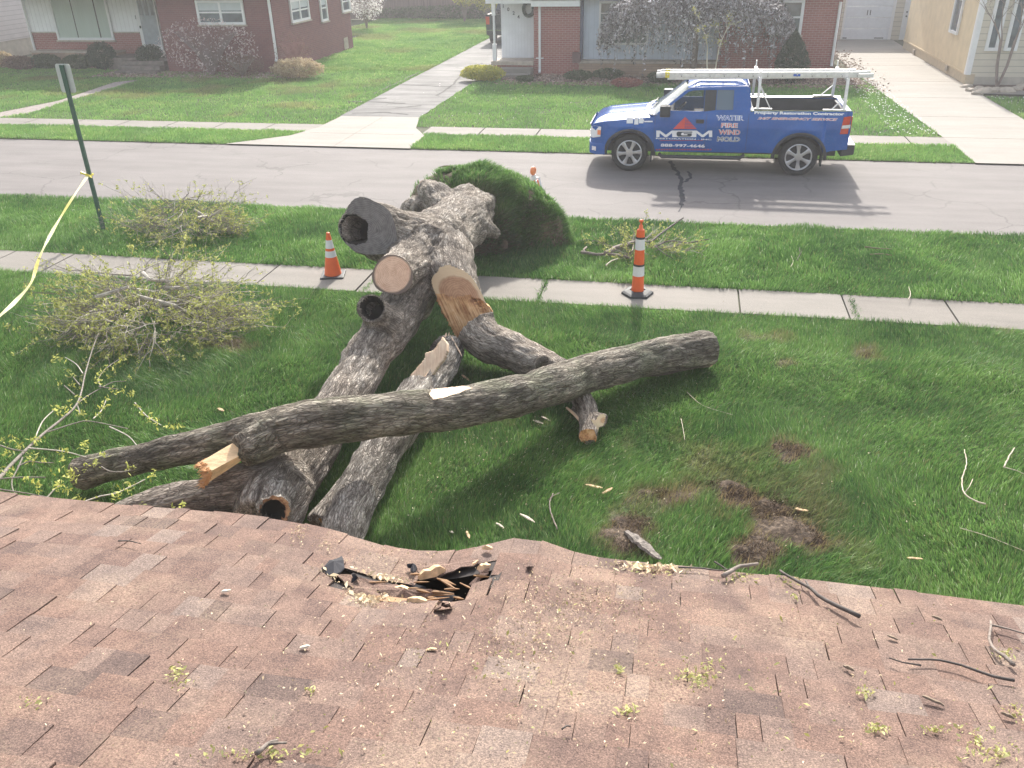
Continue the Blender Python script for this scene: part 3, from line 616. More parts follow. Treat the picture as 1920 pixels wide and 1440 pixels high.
wood(lf, fl, [dict(p=pl, n=Vector(pl)-Vector(fl[1][0][4]), r=.26, mat=SAWNG, name='cut_face', rel=.003),
              dict(p=pr, n=Vector(pr)-Vector(fl[0][0][1]), r=.4, mat=SAWNC, name='cut_face', rel=.003),
              dict(p=G(459,861,.86), n=(0,-.3,-1), r=.09, mat=SAWNC, name='cut_face', rel=.001),
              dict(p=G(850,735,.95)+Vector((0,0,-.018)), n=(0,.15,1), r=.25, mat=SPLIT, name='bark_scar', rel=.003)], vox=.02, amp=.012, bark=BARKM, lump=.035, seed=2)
mb = MB(); A0 = [G(438,830,.93), G(458,850,.9), G(447,868,.8)]; B0 = [G(373,868,.82), G(392,885,.82), G(383,910,.66)]
back = Vector((0, .16, -.04))
for seg in range(1): 
    vs = [A0[0], A0[1], A0[2], A0[0]+back, A0[2]+back, B0[0], B0[1], B0[2], B0[0]+back, B0[2]+back]
    mb.add(vs, [(0,1,6,5), (1,2,7,6), (0,5,8,3), (2,4,9,7), (3,8,9,4), (5,6,7,9,8), (0,3,4,2,1)])
o = mb.build('split_wedge', mat('wood_wedge', (.78,.55,.32), .7, .25, 14, .6, 50, stretch=(.35,1,1)), lf)
mb = MB(); spikes(mb, [B0[0], B0[1], B0[2], B0[0]+back*.5], 150, .04, .007, .8, tuple(B0[0]-A0[0])); mb.build('splinters', TORN, lf)
mb = MB(); mb.tube([G(1335,684,.12), G(1300,684,.14), G(1262,690,.12), G(1238,697,.1)], [.02,.03,.02,.004], 5); mb.build('bark_strip', SPLIT, lf)
lg = empty('split_log', G(720,850), 'pale split log under the long log, running down to the roof edge', 'log', 'loose logs on the lawn')
gl = [([G(842,652,.32), G(812,700,.3), G(765,770,.27), G(715,845,.26), G(675,915,.25), G(645,985,.25), G(632,1040,.25)], [.2,.245,.235,.22,.21,.195,.18]),
      ([G(690,885,.24), G(640,935,.2), G(596,985,.16)], [.16,.13,.125]), ([G(725,835,.27), G(740,845,.2)], [.09,.05])]
pg = G(800,700,.42); 
wood(lg, gl, [dict(p=G(806,690,.36), n=(-.85,.0,.55), r=.5, mat=SPLIT, name='split_face', rel=.02, rf=4.),
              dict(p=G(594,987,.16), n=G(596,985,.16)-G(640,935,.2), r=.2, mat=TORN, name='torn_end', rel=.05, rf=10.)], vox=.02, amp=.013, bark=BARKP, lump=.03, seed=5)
tornplate('split_face', [(830,630),(838,640),(840,655),(834,670),(818,692),(797,718),(778,742),(748,742),(756,720),(776,694),(794,674),(798,660),(813,655)], G(800,690,.50), (-.4,-.5,.75), .01, .04, SPLIT, lg, 1.8, G(835,640,.5)-G(760,735,.5), 6., 1.3)
mb = MB(); spikes(mb, [G(818,660,.45), G(835,632,.5), G(852,640,.4), G(858,668,.3)], 24, .16, .014, .3, tuple(G(840,630,.4)-G(815,680,.35)))
mb.tube([G(846,632,.5), G(862,660,.42), G(866,668,.4)], [.012,.01,.003], 4); mb.build('splinters', SPLIT, lg)
mb = MB()
for i in range(60):
    t_ = R.random(); c = G(735-60*t_, 815+110*t_, .46)
    p = c + Vector((R.uniform(-.05,.05), R.uniform(-.1,.1), 0)); mb.box((p.x-.014*R.random()-.01, p.y-.03, p.z-.06), (p.x+.012, p.y+.02, p.z+.001))
lh = empty('short_log', G(1105,815), 'short broken log with a round pale sawn branch end below the long log', 'log', 'loose logs on the lawn')
hl = [([G(1085,735,.16), G(1100,770,.17), G(1105,800,.15), G(1103,822,.13)], [.12,.125,.105,.1]),
      ([G(1108,785,.17), G(1122,786,.2), G(1133,788,.22)], [.09,.078,.076]), ([G(1098,815,.12), G(1085,780,.12), G(1070,765,.16)], [.05,.03,.02])]
wood(lh, hl, [dict(p=G(1131,788,.22), n=tocam(G(1131,788,.2))+Vector((.5,-.2,0)), r=.14, mat=SAWNC, name='cut_face', rel=.001),
              dict(p=G(1102,820,.13), n=(0,-1,.1), r=.16, mat=TORN, name='torn_end', rel=.04, rf=12.)], vox=.014, amp=.007, bark=BARK, lump=.03, seed=7)
mb = MB(); mb.tube([G(1062,764,.2), G(1075,775,.18), G(1089,790,.16), G(1091,812,.12)], [.012,.018,.02,.01], 5); mb.build('splinters', SPLIT, lh)
# ---------------- our roof (we stand on it)
house = empty('near_house', (0, -3, 0), 'low house in the foreground whose brown shingle roof has a splintered hole at the eave', 'house')
def hpoly(): return [RP(*p) for p in ((604,1063),(640,1056),(700,1068),(760,1072),(800,1060),(835,1066),(905,1070),(930,1066),(908,1090),(880,1108),(848,1124),(818,1128),(775,1112),(742,1099),(690,1094),(650,1082))]
HP = hpoly(); hc = Vector((sum(p[0] for p in HP)/len(HP), sum(p[1] for p in HP)/len(HP)))
b1 = RP(985,1025)[0]; b2 = RP(760,1020)[0]; b3 = RP(430,965)[0]; hx = RP(830,1090)[0]
def dent(u, v):
    z = .055*math.exp(-((u-b1)/.17)**2)*math.exp(-v/.35) - .05*math.exp(-((u-b2)/.28)**2)*math.exp(-(v/.3)) + .012*math.exp(-((u-b3)/.5)**2)*math.exp(-v/.5)
    d = math.hypot(u-hc.x, (v-hc.y)*1.6); z -= .05*math.exp(-(d/.30)**2)
    z += .028*math.exp(-((u-b1-.05)/.14)**2-((v-.33)/.22)**2)
    return z + .006*math.sin(u*3.1+v*2)+.004*math.sin(v*7+u)
def rough_in(u, v):
    q = hpq(u, v); return q
_HPa = np.array(HP)
def hpq(u, v): return bool(inpoly(np.array([[u, v]]), [tuple(p) for p in HP])[0])
def RD_(u, v, h=0.): return RU(u, v, h+dent(u, v))
sm, t, b_ = newmat('shingle'); v_ = coords(t); a_ = N(t, 'ShaderNodeAttribute', attribute_name='tint').outputs['Fac']
base = ramp(t, a_, [(0, (.112,.082,.074)), (.25, (.145,.099,.085)), (.45, (.170,.113,.093)), (.65, (.170,.125,.108)), (.85, (.190,.130,.106)), (1, (.190,.148,.130))])
gran = ramp(t, nz(t, v_, 210, 3, .85), [(.3, (.4,.4,.42)), (.5, (1,1,1)), (.66, (1.9,1.85,1.8))]); base = mixc(t, 1., base, gran, 'MULTIPLY')
mott = ramp(t, nz(t, v_, 9, 7, .75), [(.3, (.68,.67,.7)), (.7, (1.3,1.26,1.2))]); base = mixc(t, 1., base, mott, 'MULTIPLY')
dust = mixc(t, 1., ramp(t, nz(t, v_, 2.1, 3), [(.5, (0,0,0)), (.72, (.5,)*3)]), ramp(t, nz(t, v_, 120, 3, .7), [(.42, (0,0,0)), (.6, (1,1,1))]), 'MULTIPLY')
base = mixc(t, dust, base, (.50,.38,.27))
t.links.new(base, b_.inputs['Base Color']); b_.inputs['Roughness'].default_value = .9; b_.inputs['Specular IOR Level'].default_value = .25
bump(t, b_, nz(t, v_, 260, 3, .8), .55, .004); SHM = sm
DARKM = mat('shingle_edge', (.05,.04,.04), .95)
EXP = .115; mb = MB(); rr = random.Random(12)
def patch(mb, u0, u1, v0, v1, h0, h1, n=2, tint=.5, curl=0):
    n = max(1, int((u1-u0)/.09)); vs = []
    for j in range(3):
        vv = v0+(v1-v0)*j/2; hh = h0+(h1-h0)*j/2
        for i in range(n+1):
            uu = u0+(u1-u0)*i/n; vs.append(RD_(uu, vv, hh+curl*(1-j/2)**2*(.5+.5*math.sin(i*1.3+u0*9))))
    fs = [(j*(n+1)+i, j*(n+1)+i+1, (j+1)*(n+1)+i+1, (j+1)*(n+1)+i) for j in range(2) for i in range(n)]
    # butt and side edges
    b = len(vs)
    for i in range(n+1):
        uu = u0+(u1-u0)*i/n; vs.append(RD_(uu, v0, h0-.008+0))
    fs += [(b+i, b+i+1, i+1, i) for i in range(n)]
    vs += [RD_(u0, v1, h1-.006), RD_(u1, v1, h1-.006)]
    fs += [(0, 2*(n+1), b+n+1, b), (n, b+n, b+n+2, 3*(n+1)-1)]
    mb.tint = tint; mb.add(vs, fs)
for i in range(31):
    v0 = i*EXP-.012; u = -4.6-rr.random()*.3; h0 = .007
    while u < 3.6:
        sh = .9+rr.random()*.15; end = u+sh
        while u < end:
            wt = rr.choice([.06,.075,.09,.105,.125,.15]); g = rr.choice([0,0,0,0,0,.002,.0035])
            near = math.hypot(u+wt/2-hc.x, (v0+.07-hc.y)*1.5)
            if hpq(u+wt/2, v0+.06) or sum(hpq(u+wt*q_, v0+w_q) for q_, w_q in ((.2,.02),(.8,.02),(.2,.11),(.8,.11))) >= 2: u += wt; continue
            cu = .02*max(0, 1-near/.5)*rr.random()
            tall = rr.random() < .5
            uu = u
            if cu > .006: g = .006
            patch(mb, u, u+wt-g, v0-(0.0 if i == 0 else .0), v0+EXP+.03, .0125+(.0045 if tall else 0)+cu*.4, .004+(.001 if tall else 0), tint=min(1, max(0, rr.gauss(.52, .25))), curl=cu)
            u += wt
shg = mb.build('shingles', SHM, house)
# dark underlay below the slits
mb = MB(); st = .05; nu = int(8.4/st); nv = 72
idx = {}; vs = []; fs = []
for i in range(nu+1):
    for j in range(nv+1): idx[i, j] = len(vs); vs.append(RD_(-4.7+i*st, j*st, -.001))
for i in range(nu):
    for j in range(nv):
        if not (hpq(-4.7+(i+.5)*st, (j+.5)*st) or math.hypot(-4.7+(i+.5)*st-hc.x, (j+.5)*st-hc.y) < .1): fs.append((idx[i, j], idx[i+1, j], idx[i+1, j+1], idx[i, j+1]))
mb.add(vs, fs); mb.build('underlay', mat('felt_dark', (.05,.042,.04), .95), house)
mb = MB()
mb.add([RU(-9,-.0,-.02), RU(-4.69,-.0,-.02), RU(-4.69,4.2,-.02), RU(-9,4.2,-.02)], [(0,1,2,3)]); mb.add([RU(3.65,0,-.02), RU(9,0,-.02), RU(9,4.2,-.02), RU(3.65,4.2,-.02)], [(0,1,2,3)])
mb.add([RU(-4.7,3.5,-.03), RU(3.7,3.5,-.03), RU(3.7,5.5,-.03), RU(-4.7,5.5,-.03)], [(0,1,2,3)]); mb.tint = .6; mb.build('roof_slope', SHM, house)
mb = MB(); mb.box((-9, EY-.13, EZ-.2), (b2-.45, EY-.09, EZ-.035)); mb.box((b1+.3, EY-.13, EZ-.2), (9, EY-.09, EZ-.035)); mb.build('fascia', mat('fascia_white', (.7,.68,.65), .6), house)
HB1 = brickmat('brick_tan', (.32,.2,.16), (.26,.15,.12), (.5,.47,.43)); mb = MB(); mb.box((-9, -7, 0), (9, EY-.55, EZ-.06)); mb.build('wall', HB1, house)
# hole: cavity, broken boards, felt, splinters
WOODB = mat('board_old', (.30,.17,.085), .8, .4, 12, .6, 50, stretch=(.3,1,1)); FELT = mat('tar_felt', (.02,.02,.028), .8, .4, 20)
mb = MB(); c0, c1 = hc.x, hc.y
for k in range(4):
    y_ = c1+.10-.075*k; mb.beam(RU(c0-.38, y_, -.06-.025*k), RU(c0+.36, y_-.02, -.10-.03*k), .07, .02, RN)
mb.beam(RU(c0+.05, c1-.1, -.16), RU(c0+.30, c1+.06, -.09), .07, .02, RN); mb.beam(RU(c0-.1, c1+.14, -.03), RU(c0+.14, c1+.1, -.045), .035, .02, RN)

for k in range(20):
    u_ = c0+R.gauss(.02, .11); v_2 = c1+R.gauss(0, .035); an = R.gauss(0, .35); L_ = R.uniform(.04, .14); p_ = RU(u_, v_2, R.uniform(-.07, -.0)); dd_ = Vector((math.cos(an), -math.sin(an), R.uniform(-.1,.25))); mb.tube([p_-dd_*L_/2, p_, p_+dd_*L_/2], [.002, R.uniform(.003,.008), .001], 4)
mb.build('roof_boards', WOODB, house)
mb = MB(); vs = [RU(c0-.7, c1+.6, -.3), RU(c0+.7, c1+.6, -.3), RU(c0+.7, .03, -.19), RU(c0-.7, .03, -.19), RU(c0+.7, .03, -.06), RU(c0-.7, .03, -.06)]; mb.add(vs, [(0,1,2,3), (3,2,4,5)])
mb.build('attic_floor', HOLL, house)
def rag(mb, pxs, h, jit=.012, tint=.5):
    pts = []
    for (a, b_), hh in zip(pxs, h if isinstance(h, (list, tuple)) else [h]*len(pxs)):
        u, v = RP(a, b_); pts.append(RD_(u, v, hh))
    c = sum(pts, Vector())/len(pts)+RN*R.uniform(-.01, .02); n = len(pts); L = [c]
    for i in range(n):
        a, b_ = pts[i], pts[(i+1) % n]; L += [a, a.lerp(b_, .35)+Vector((R.uniform(-jit,jit), R.uniform(-jit,jit), R.uniform(-jit,jit)*.5)), a.lerp(b_, .7)+Vector((R.uniform(-jit,jit), R.uniform(-jit,jit), R.uniform(-jit,jit)*.5))]
    m_ = len(L)-1; mb.tint = tint; mb.add(L, [(0, 1+i, 1+(i+1) % m_) for i in range(m_)]); mb.add([p-RN*.005 for p in L], [(0, 1+(i+1) % m_, 1+i) for i in range(m_)])
mb = MB(); rag(mb, [(615,1070),(660,1068),(745,1078),(770,1084),(735,1090),(660,1086)], [.02,.02,.03,.03,.01,.01], tint=.45); mb.build('torn_shingle', SHM, house)
mb = MB(); rag(mb, [(690,1088),(740,1086),(775,1093),(815,1090),(775,1099),(740,1100)], [.02,.03,.03,.02,.0,.01], tint=.4); mb.build('torn_shingle', SHM, house)
mb = MB(); rag(mb, [(775,1046),(840,1045),(895,1050),(900,1058),(850,1066),(800,1062)], [.012,.012,.014,.014,.03,.02], tint=.5); mb.build('torn_shingle', SHM, house)
mb = MB(); rag(mb, [(880,1074),(905,1064),(918,1070),(900,1082)], [-.02,.005,.01,-.02], tint=.5); mb.build('torn_shingle', SHM, house)
mb = MB(); rag(mb, [(812,1142),(820,1136),(850,1140),(842,1156),(828,1155)], [.005,.03,.02,.05,.055], tint=.85); mb.build('torn_shingle', SHM, house)
mb = MB(); rag(mb, [(984,1098),(992,1075),(1000,1098)], [.03,.012,.035], .003, tint=.55); mb.build('torn_shingle', SHM, house)
mb = MB(); rag(mb, [(640,1098),(690,1092),(720,1100),(700,1112),(655,1110)], [.018,.03,.02,.012,.012], tint=.35); mb.build('torn_shingle', SHM, house)
mb = MB(); rag(mb, [(598,1065),(618,1054),(641,1050),(646,1062),(626,1077)], [.012,.03,.045,.03,.02], .006); mb.build('torn_felt', FELT, house)
mb = MB(); rag(mb, [(659,1080),(664,1072),(676,1080)], .03); mb.build('torn_felt', FELT, house)
mb = MB(); rag(mb, [(800,1072),(840,1070),(862,1080),(835,1086),(790,1080)], [-.02,-.03,-.04,-.06,-.03]); mb.build('torn_felt', FELT, house)
mb = MB(); rag(mb, [(765,1050),(775,1045),(782,1052),(775,1058)], .03); mb.build('torn_felt', FELT, house)
mb = MB(); rag(mb, [(760,1060),(800,1066),(780,1072),(750,1066)], -.01); mb.build('torn_felt', FELT, house)
# splintered wood pieces lying at the hole: each its own thing
CH1 = mat('chip_wood', (.62,.42,.25), .8, .3, 25, .5, 60); CH2 = mat('chip_bark', (.20,.15,.11), .9, .3, 25)
def shard(mb, p, d, L, w_, h, up=RN, n=5):
    d = Vector(d).normalized(); up = Vector(up); s_ = d.cross(up).normalized(); pts = []
    for k in range(n+1):
        t_ = k/n; e = math.sin(math.pi*min(1, max(0, .1+.85*t_)))**.6; wob = (R.random()-.5)*.2*w_
        c = Vector(p)+d*L*(t_-.5)+s_*wob; a = w_*e*(.8+.4*R.random()); hh = h*(.7+.6*R.random())*e
        pts += [c-s_*a/2, c+s_*a/2, c+s_*a*.35+up*hh, c-s_*a*.4+up*hh*.9]
    fs = [(3,2,1,0), tuple(4*n+i for i in range(4))]
    for k in range(n):
        for i in range(4): fs.append((4*k+i, 4*k+(i+1) % 4, 4*k+4+(i+1) % 4, 4*k+4+i))
    mb.add(pts, fs)
lab_sh = [((785,1066),(835,1060),.035,.03,'thick broken stick of orange wood lying at the top of the roof hole'), ((735,1086),(778,1090),.03,.018,'pale splinter lying left of the roof hole'), ((905,1040),(922,1048),.02,.018,'small upright wood splinter by the eave right of the hole'),
          ((765,1114),(800,1122),.03,.012,'long pink splinter along the lower edge of the roof hole'),((895,1073),(918,1077),.035,.018,'chunky pale wood fragment at the right end of the roof hole'),((885,1063),(896,1059),.012,.006,'tiny orange splinter at the upper right of the roof hole')]
for (a, b_, w_, h, lb) in lab_sh:
    u0, v0 = RP(*a); u1, v1 = RP(*b_); p0, p1 = RD_(u0, v0, .022), RD_(u1, v1, .022); mb = MB(); shard(mb, (p0+p1)/2, p1-p0, (p1-p0).length, w_, h)
    tag(mb.build('wood_splinter', CH1), lb, 'splinter', 'wood splinters at the roof hole')
# sawdust + bud debris (uncountable)
def debris(name, spots, m, lab, sz=(.004,.012), roof=True, seed=3, h=.02, flat=.4):
    rr = np.random.default_rng(seed); P = []
    for px, py, sx_, sy_, n in spots:
        for _ in range(n):
            a, b_ = rr.normal(px, sx_), rr.normal(py, sy_)
            if roof:
                u, v = RP(a, b_)
                if v < 0.01 or hpq(u, v): continue
                P.append(list(RD_(u, v, h)))
            else: P.append(list(G(a, b_, h)))
    P = np.array(P); n = len(P); a = rr.random(n)*6.28; L = sz[0]+(sz[1]-sz[0])*rr.random(n)**2
    d = np.stack([np.cos(a), np.sin(a), rr.normal(0, flat, n)], 1); s_ = np.stack([-np.sin(a), np.cos(a), rr.normal(0, flat, n)], 1)
    X = np.stack([P-d*L[:, None], P+s_*L[:, None]*.4, P+d*L[:, None], P-s_*L[:, None]*.4+np.array([0, 0, .003])], 1).reshape(-1, 3)
    o = npmesh(name, X, np.arange(4*n).reshape(-1, 4), m, None, dict(tint=np.repeat(rr.random(n), 4)))
    return tag(o, lab, 'debris', None, 'stuff')
CREAM = leafmat('sawdust', (.45,.33,.2), (.80,.66,.46), .1, .9); BUDS = leafmat('bud_green', (.33,.30,.09), (.62,.62,.28), .3)
debris('sawdust', [(700,1075,45,8,500),(800,1090,25,8,120),(690,1115,26,12,330),(560,1010,10,12,90),(610,1025,10,7,50),(1080,1130,80,22,450),(1000,1190,60,25,260),(1130,1160,90,40,500),(860,1150,200,90,500),(1240,1070,50,9,420),(980,1230,60,15,160),(960,1280,80,60,200),(760,1250,40,40,120),(700,1020,100,20,140),(1300,1250,280,120,500),(800,1380,320,60,250),(550,1250,200,120,150)], CREAM, 'cream sawdust and wood crumbs sprinkled over the shingles around the hole', (.002,.0065), h=.021)
debris('wood_crumbs', [(690,1068,35,5,70),(730,1088,30,5,60),(690,1112,20,9,50),(1240,1068,45,8,150)], CREAM, 'coarse pale wood crumbs caught on the roof edge', (.008,.02), h=.024, seed=8)
debris('bud_litter', [(335,1280,12,14,60),(60,1330,20,8,20),(1310,1290,12,9,60),(1285,1280,14,8,25),(1160,1270,5,4,30),(1170,1350,12,6,40),(1320,1265,20,10,50),(1245,1072,40,8,150),(1385,1095,20,8,60),(1480,1100,14,8,50),(1490,1135,5,4,20),(1640,1380,14,5,60),(1620,1310,10,6,40),(1860,1425,26,12,80),(1830,1390,16,12,35),(1880,1235,12,6,40),(1750,1380,16,5,40),(1905,1340,14,12,45),(490,1430,60,7,110),(580,1308,5,4,20),(1400,1300,350,110,160),(900,1240,60,30,40)], BUDS, 'yellow green bud litter scattered over the shingles', (.003,.010), h=.022, seed=5)
debris('lawn_chips', [(1220,930,60,20,40),(930,790,80,16,40),(900,705,60,22,30),(1030,760,60,25,25),(1500,640,200,60,40),(1400,850,260,90,80),(1650,950,200,80,50),(900,900,160,70,160),(850,850,90,60,160),(1000,840,100,40,120),(400,600,100,60,30),(1450,950,160,60,80)], leafmat('lawn_chip', (.45,.33,.2), (.75,.66,.5), .1, .9), 'small wood chips sprinkled on the lawn', (.004,.014), False, 9, .07)
# sticks on the roof and on the lawn
STK = mat('stick_bark', (.22,.18,.155), .85, .35, 30, .5, 60); STKD = mat('stick_dark', (.09,.075,.068), .85, .35, 30); STKP = mat('stick_pale', (.52,.45,.36), .8, .25, 30)
def rstick(pxs, r, label, m=STK, h=.025, extra=None, cat='stick', grp='sticks on the shingles', roof=True, name='stick'):
    q = []
    for i, (a, b_) in enumerate(pxs):
        if roof: u, v = RP(a, b_); q.append(RD_(u, v, h+r))
        else: q.append(G(a, b_, h))
    r *= .68 if roof else .7
    P, ro = catmull(q, [r*(1-.5*i/len(q)) for i in range(len(q))], .03); mb = MB()
    P = [p+Vector((R.uniform(-1,1), R.uniform(-1,1), 0))*r*.35 for p in P]; mb.tube(P, ro, 6)
    for ex in (extra or []):
        q = [(RD_(*RP(a, b_), h+r*1.5) if roof else G(a, b_, h)) for a, b_ in ex]; mb.tube(q, [r*.7]+[r*.45]*(len(q)-1), 5)
    return tag(mb.build(name, m, None, True), label, cat, grp)
rstick([(1355,1103),(1375,1088),(1395,1081),(1418,1078)], .013, 'thick brown stick lying on the roof edge over the bud litter')
rstick([(1610,1178),(1570,1160),(1530,1140),(1515,1125),(1480,1106),(1460,1092)], .011, 'long dark forked stick slanting down the roof near the eave', STKD, extra=[[(1535,1143),(1515,1125),(1508,1112)]])
rstick([(1897,1262),(1880,1245),(1862,1235),(1853,1215),(1856,1183)], .009, 'curved pale grey stick at the right edge of the roof', STK, extra=[[(1857,1190),(1890,1197),(1925,1207)]])
rstick([(1900,1290),(1860,1282),(1800,1262),(1760,1253),(1700,1252)], .007, 'thin dark twig lying across the lower right shingles', STKD, extra=[[(1725,1263),(1690,1258),(1665,1250)]])
rstick([(480,1440),(500,1425),(520,1418)], .01, 'short grey stick in litter at the bottom of the roof', STK, extra=[[(505,1424),(520,1422),(538,1422)]])
rstick([(1270,1080),(1310,1082),(1350,1088),(1376,1082)], .005, 'thin dark twig half under the litter along the eave', STKD)
rstick([(222,1035),(240,1035),(255,1038),(265,1041)], .004, 'small curved twig on the left part of the roof', STKD)
rstick([(1052,1395),(1060,1388),(1069,1390)], .004, 'tiny bent twig on the shingles near the bottom centre', STKD)
for a, b_, lb in ((1755,1173,'small dark bark flake on the shingles below the right eave'),(1590,1265,'dark bark flake in the middle of the right shingles'),(1748,1325,'largest dark bark flake low on the right side of the roof'),(1888,1353,'dark bark flake beside bud litter at the right roof edge'),(1672,1208,'tiny dark bark flake between two twigs on the roof')):
    u, v = RP(a, b_); mb = MB(); shard(mb, RD_(u, v, .022), (1, -.35, -.1), .032 if 'largest' not in lb else .055, .012, .007); tag(mb.build('bark_flake', CH2), lb, 'bark flake', 'bark flakes on the shingles')
for a, b_, lb in ((424,1119,'pale peeled wood chip alone on the left shingles'),(572,1218,'cream wood chip on the left shingles above the litter'),(809,1228,'round cream wood chip below the hole')):
    u, v = RP(a, b_); mb = MB(); shard(mb, RD_(u, v, .02), (1, .3, .1), .03, .016, .004); tag(mb.build('wood_chip', CH1 if 'round' in lb else STKP), lb, 'wood chip', 'wood chips on the shingles')
# lawn pieces
rstick([(1848,945),(1830,940),(1808,925),(1804,900),(1812,870),(1808,843)], .012, 'long curved white peeled stick on the right lawn', STKP, .09, [[(1808,925),(1818,912),(1824,898)]], grp='sticks on the lawn', roof=False)
rstick([(1882,876),(1892,856),(1902,840)], .012, 'short pale stick with yellow buds at the right lawn edge', STKP, .09, [[(1883,876),(1905,882),(1930,893)]], grp='sticks on the lawn', roof=False)
rstick([(1045,992),(1036,970),(1030,945),(1037,925)], .011, 'grey bent stick on the lawn just beyond the roof dent', STK, .09, [[(1028,937),(1040,928),(1050,924)]], grp='sticks on the lawn', roof=False)
rstick([(1288,735),(1310,755),(1330,765),(1375,778)], .006, 'thin tan twig right of the short broken log', STKP, .08, grp='sticks on the lawn', roof=False)
rstick([(1277,785),(1280,800),(1284,825)], .006, 'thin upright tan twig on the lawn by the bare soil', STKP, .09, grp='sticks on the lawn', roof=False)
rstick([(1800,990),(1850,1005),(1925,1035)], .006, 'long straight pale twig at the far right of the lawn', STKP, .08, grp='sticks on the lawn', roof=False)
rstick([(1340,1053),(1365,1070),(1378,1082)], .012, 'dark stick with an orange end poking past the eave', STKD, .1, grp='sticks on the lawn', roof=False)
rstick([(1622,463),(1650,466),(1672,467)], .02, 'brown stick upper of two on the verge grass', CH2, .09, grp='sticks on the verge', roof=False)
rstick([(1632,477),(1655,476),(1672,479)], .018, 'brown stick lower of two on the verge grass', CH2, .09, grp='sticks on the verge', roof=False)
rstick([(1495,488),(1500,475),(1499,464)], .012, 'small upright dark twig on the verge grass', STKD, .1, [[(1500,478),(1504,470)]], grp='sticks on the verge', roof=False)
rstick([(1483,500),(1487,490),(1484,480)], .01, 'small pale twig on the verge beside the dark one', STKP, .09, grp='sticks on the verge', roof=False)
rstick([(1703,562),(1707,552),(1704,538)], .01, 'small pale twig standing by the edge of the rough sidewalk', STKP, .09, grp='sticks on the verge', roof=False)
mb = MB(); q = [G(1177,1003,.06), G(1205,1022,.08), G(1243,1056,.06)]; shard(mb, q[1], q[2]-q[0], .46, .10, .025, (.3,-.2,1), 9); tag(mb.build('bark_slab', mat('bark_slab_grey', (.2,.175,.155), .95, .6, 30, 1., 45, stretch=(1,1,1))), 'long slab of grey bark lying on the lawn beside torn soil near the eave', 'bark')
for a, b_, a2, b2_, w_, lb in ((1098,908,1130,916,.06,'orange bark chip on the lawn left of the torn soil'),(1130,925,1148,915,.05,'bent tan wood chip beside the orange bark chip'),(975,965,1003,978,.05,'flat cream wood sliver on the lawn beyond the roof dent'),(930,980,945,990,.04,'short tan sliver left of the flat cream sliver'),(875,995,880,1010,.04,'upright orange chip on the lawn close to the eave'),(843,993,851,1002,.05,'small white chip on the lawn close to the eave'),
        (998,787,1018,795,.06,'bright cream chip in the shade under the long log'),(1015,782,1032,788,.04,'thin cream chip in the shade beside the bright one'),(408,766,420,770,.07,'pinkish bark chunk alone on the lawn above the log arm'),(1700,1046,1730,1048,.04,'tan sliver on the right lawn near the eave'),(1490,952,1515,960,.06,'tan root flake in the torn soil'),(866,705,880,712,.06,'pale chip beside the top of the split log'),(1240,696,1270,692,.05,'cream strip beside the right end of the long log')):
    mb = MB(); p0, p1 = G(a, b_, .07), G(a2, b2_, .07); shard(mb, (p0+p1)/2, (p1-p0)+Vector((0,0,R.uniform(-.03,.03))), max(.065, (p1-p0).length), w_*.65, .008, (.2,0,1)); tag(mb.build('wood_chip', STKP if ('white' in lb or 'cream' in lb) else CH1), lb, 'wood chip', 'wood chips on the lawn')
# clods of torn soil
XS, TS = [], []
for (px, py, s_) in ((1475,850,1.),(1420,1040,1.1),(1622,668,.3),(1470,690,.22),(1180,1030,.9),(1385,930,.9),(1440,965,1.),(1490,1000,.8),(1190,985,.8),(1340,915,.6),(1240,930,.5),(1520,1015,.6),(1460,940,.7),(1500,965,.6)):
    n = int(1500*s_); c = np.array(list(G(px, py))); P = c + rng.normal(0, 1, (n, 3))*np.array([.16, .09, 0])*s_; r_ = np.linalg.norm((P-c)[:, :2], axis=1)/.2/s_
    P[:, 2] = .02+.10*s_*np.clip(1-r_*.6, 0, 1)*rng.random(n); a = rng.random((n, 3))-.5; q2 = rng.random((n, 3))-.5; L = .03
    XS.append(np.stack([P, P+a*L*1.6, P+q2*L*.6], 1).reshape(-1, 3)); TS.append(np.repeat(rng.random(n)**1.6, 3))
X = np.concatenate(XS); tag(npmesh('torn_sod', X, np.arange(len(X)).reshape(-1, 3), leafmat('sod_brown', (.04,.026,.018), (.27,.2,.14), .1, .95), None, dict(tint=np.concatenate(TS))), 'matted brown roots and soil torn out of the lawn', 'soil', None, 'stuff')
# ---------------- pickup truck
TXR = V(1178,320,Y=19.16).x - .89
def paint(name, col, flake=.15):
    m, t, b = newmat(name); v = coords(t); c = ramp(t, nz(t, v, 2.5, 4), [(.3, tuple(x*.88 for x in col)), (.7, tuple(x*1.1 for x in col))])
    dst = ramp(t, nz(t, v, 30, 4, .7), [(.5, (0,0,0)), (.8, (.12,)*3)]); c = mixc(t, dst, c, (.35,.33,.3))
    t.links.new(c, b.inputs['Base Color']); b.inputs['Roughness'].default_value = .13; b.inputs['Specular IOR Level'].default_value = .3; b.inputs['Coat Weight'].default_value = .04; b.inputs['Coat Roughness'].default_value = .08; b.inputs['Metallic'].default_value = flake; return m
BLUE = paint('paint_blue', (.018,.10,.36), .05); DKP = paint('paint_dark', (.03,.035,.055))
BLK = mat('plastic_black', (.035,.037,.042), .6, .2); RUB = mat('rubber', (.028,.028,.03), .85, .3, 20, .4, 80)
RIM = mat('alloy', (.62,.62,.63), .28, .1, metal=.85); CHR = mat('chrome', (.75,.75,.77), .15, .05, metal=1)
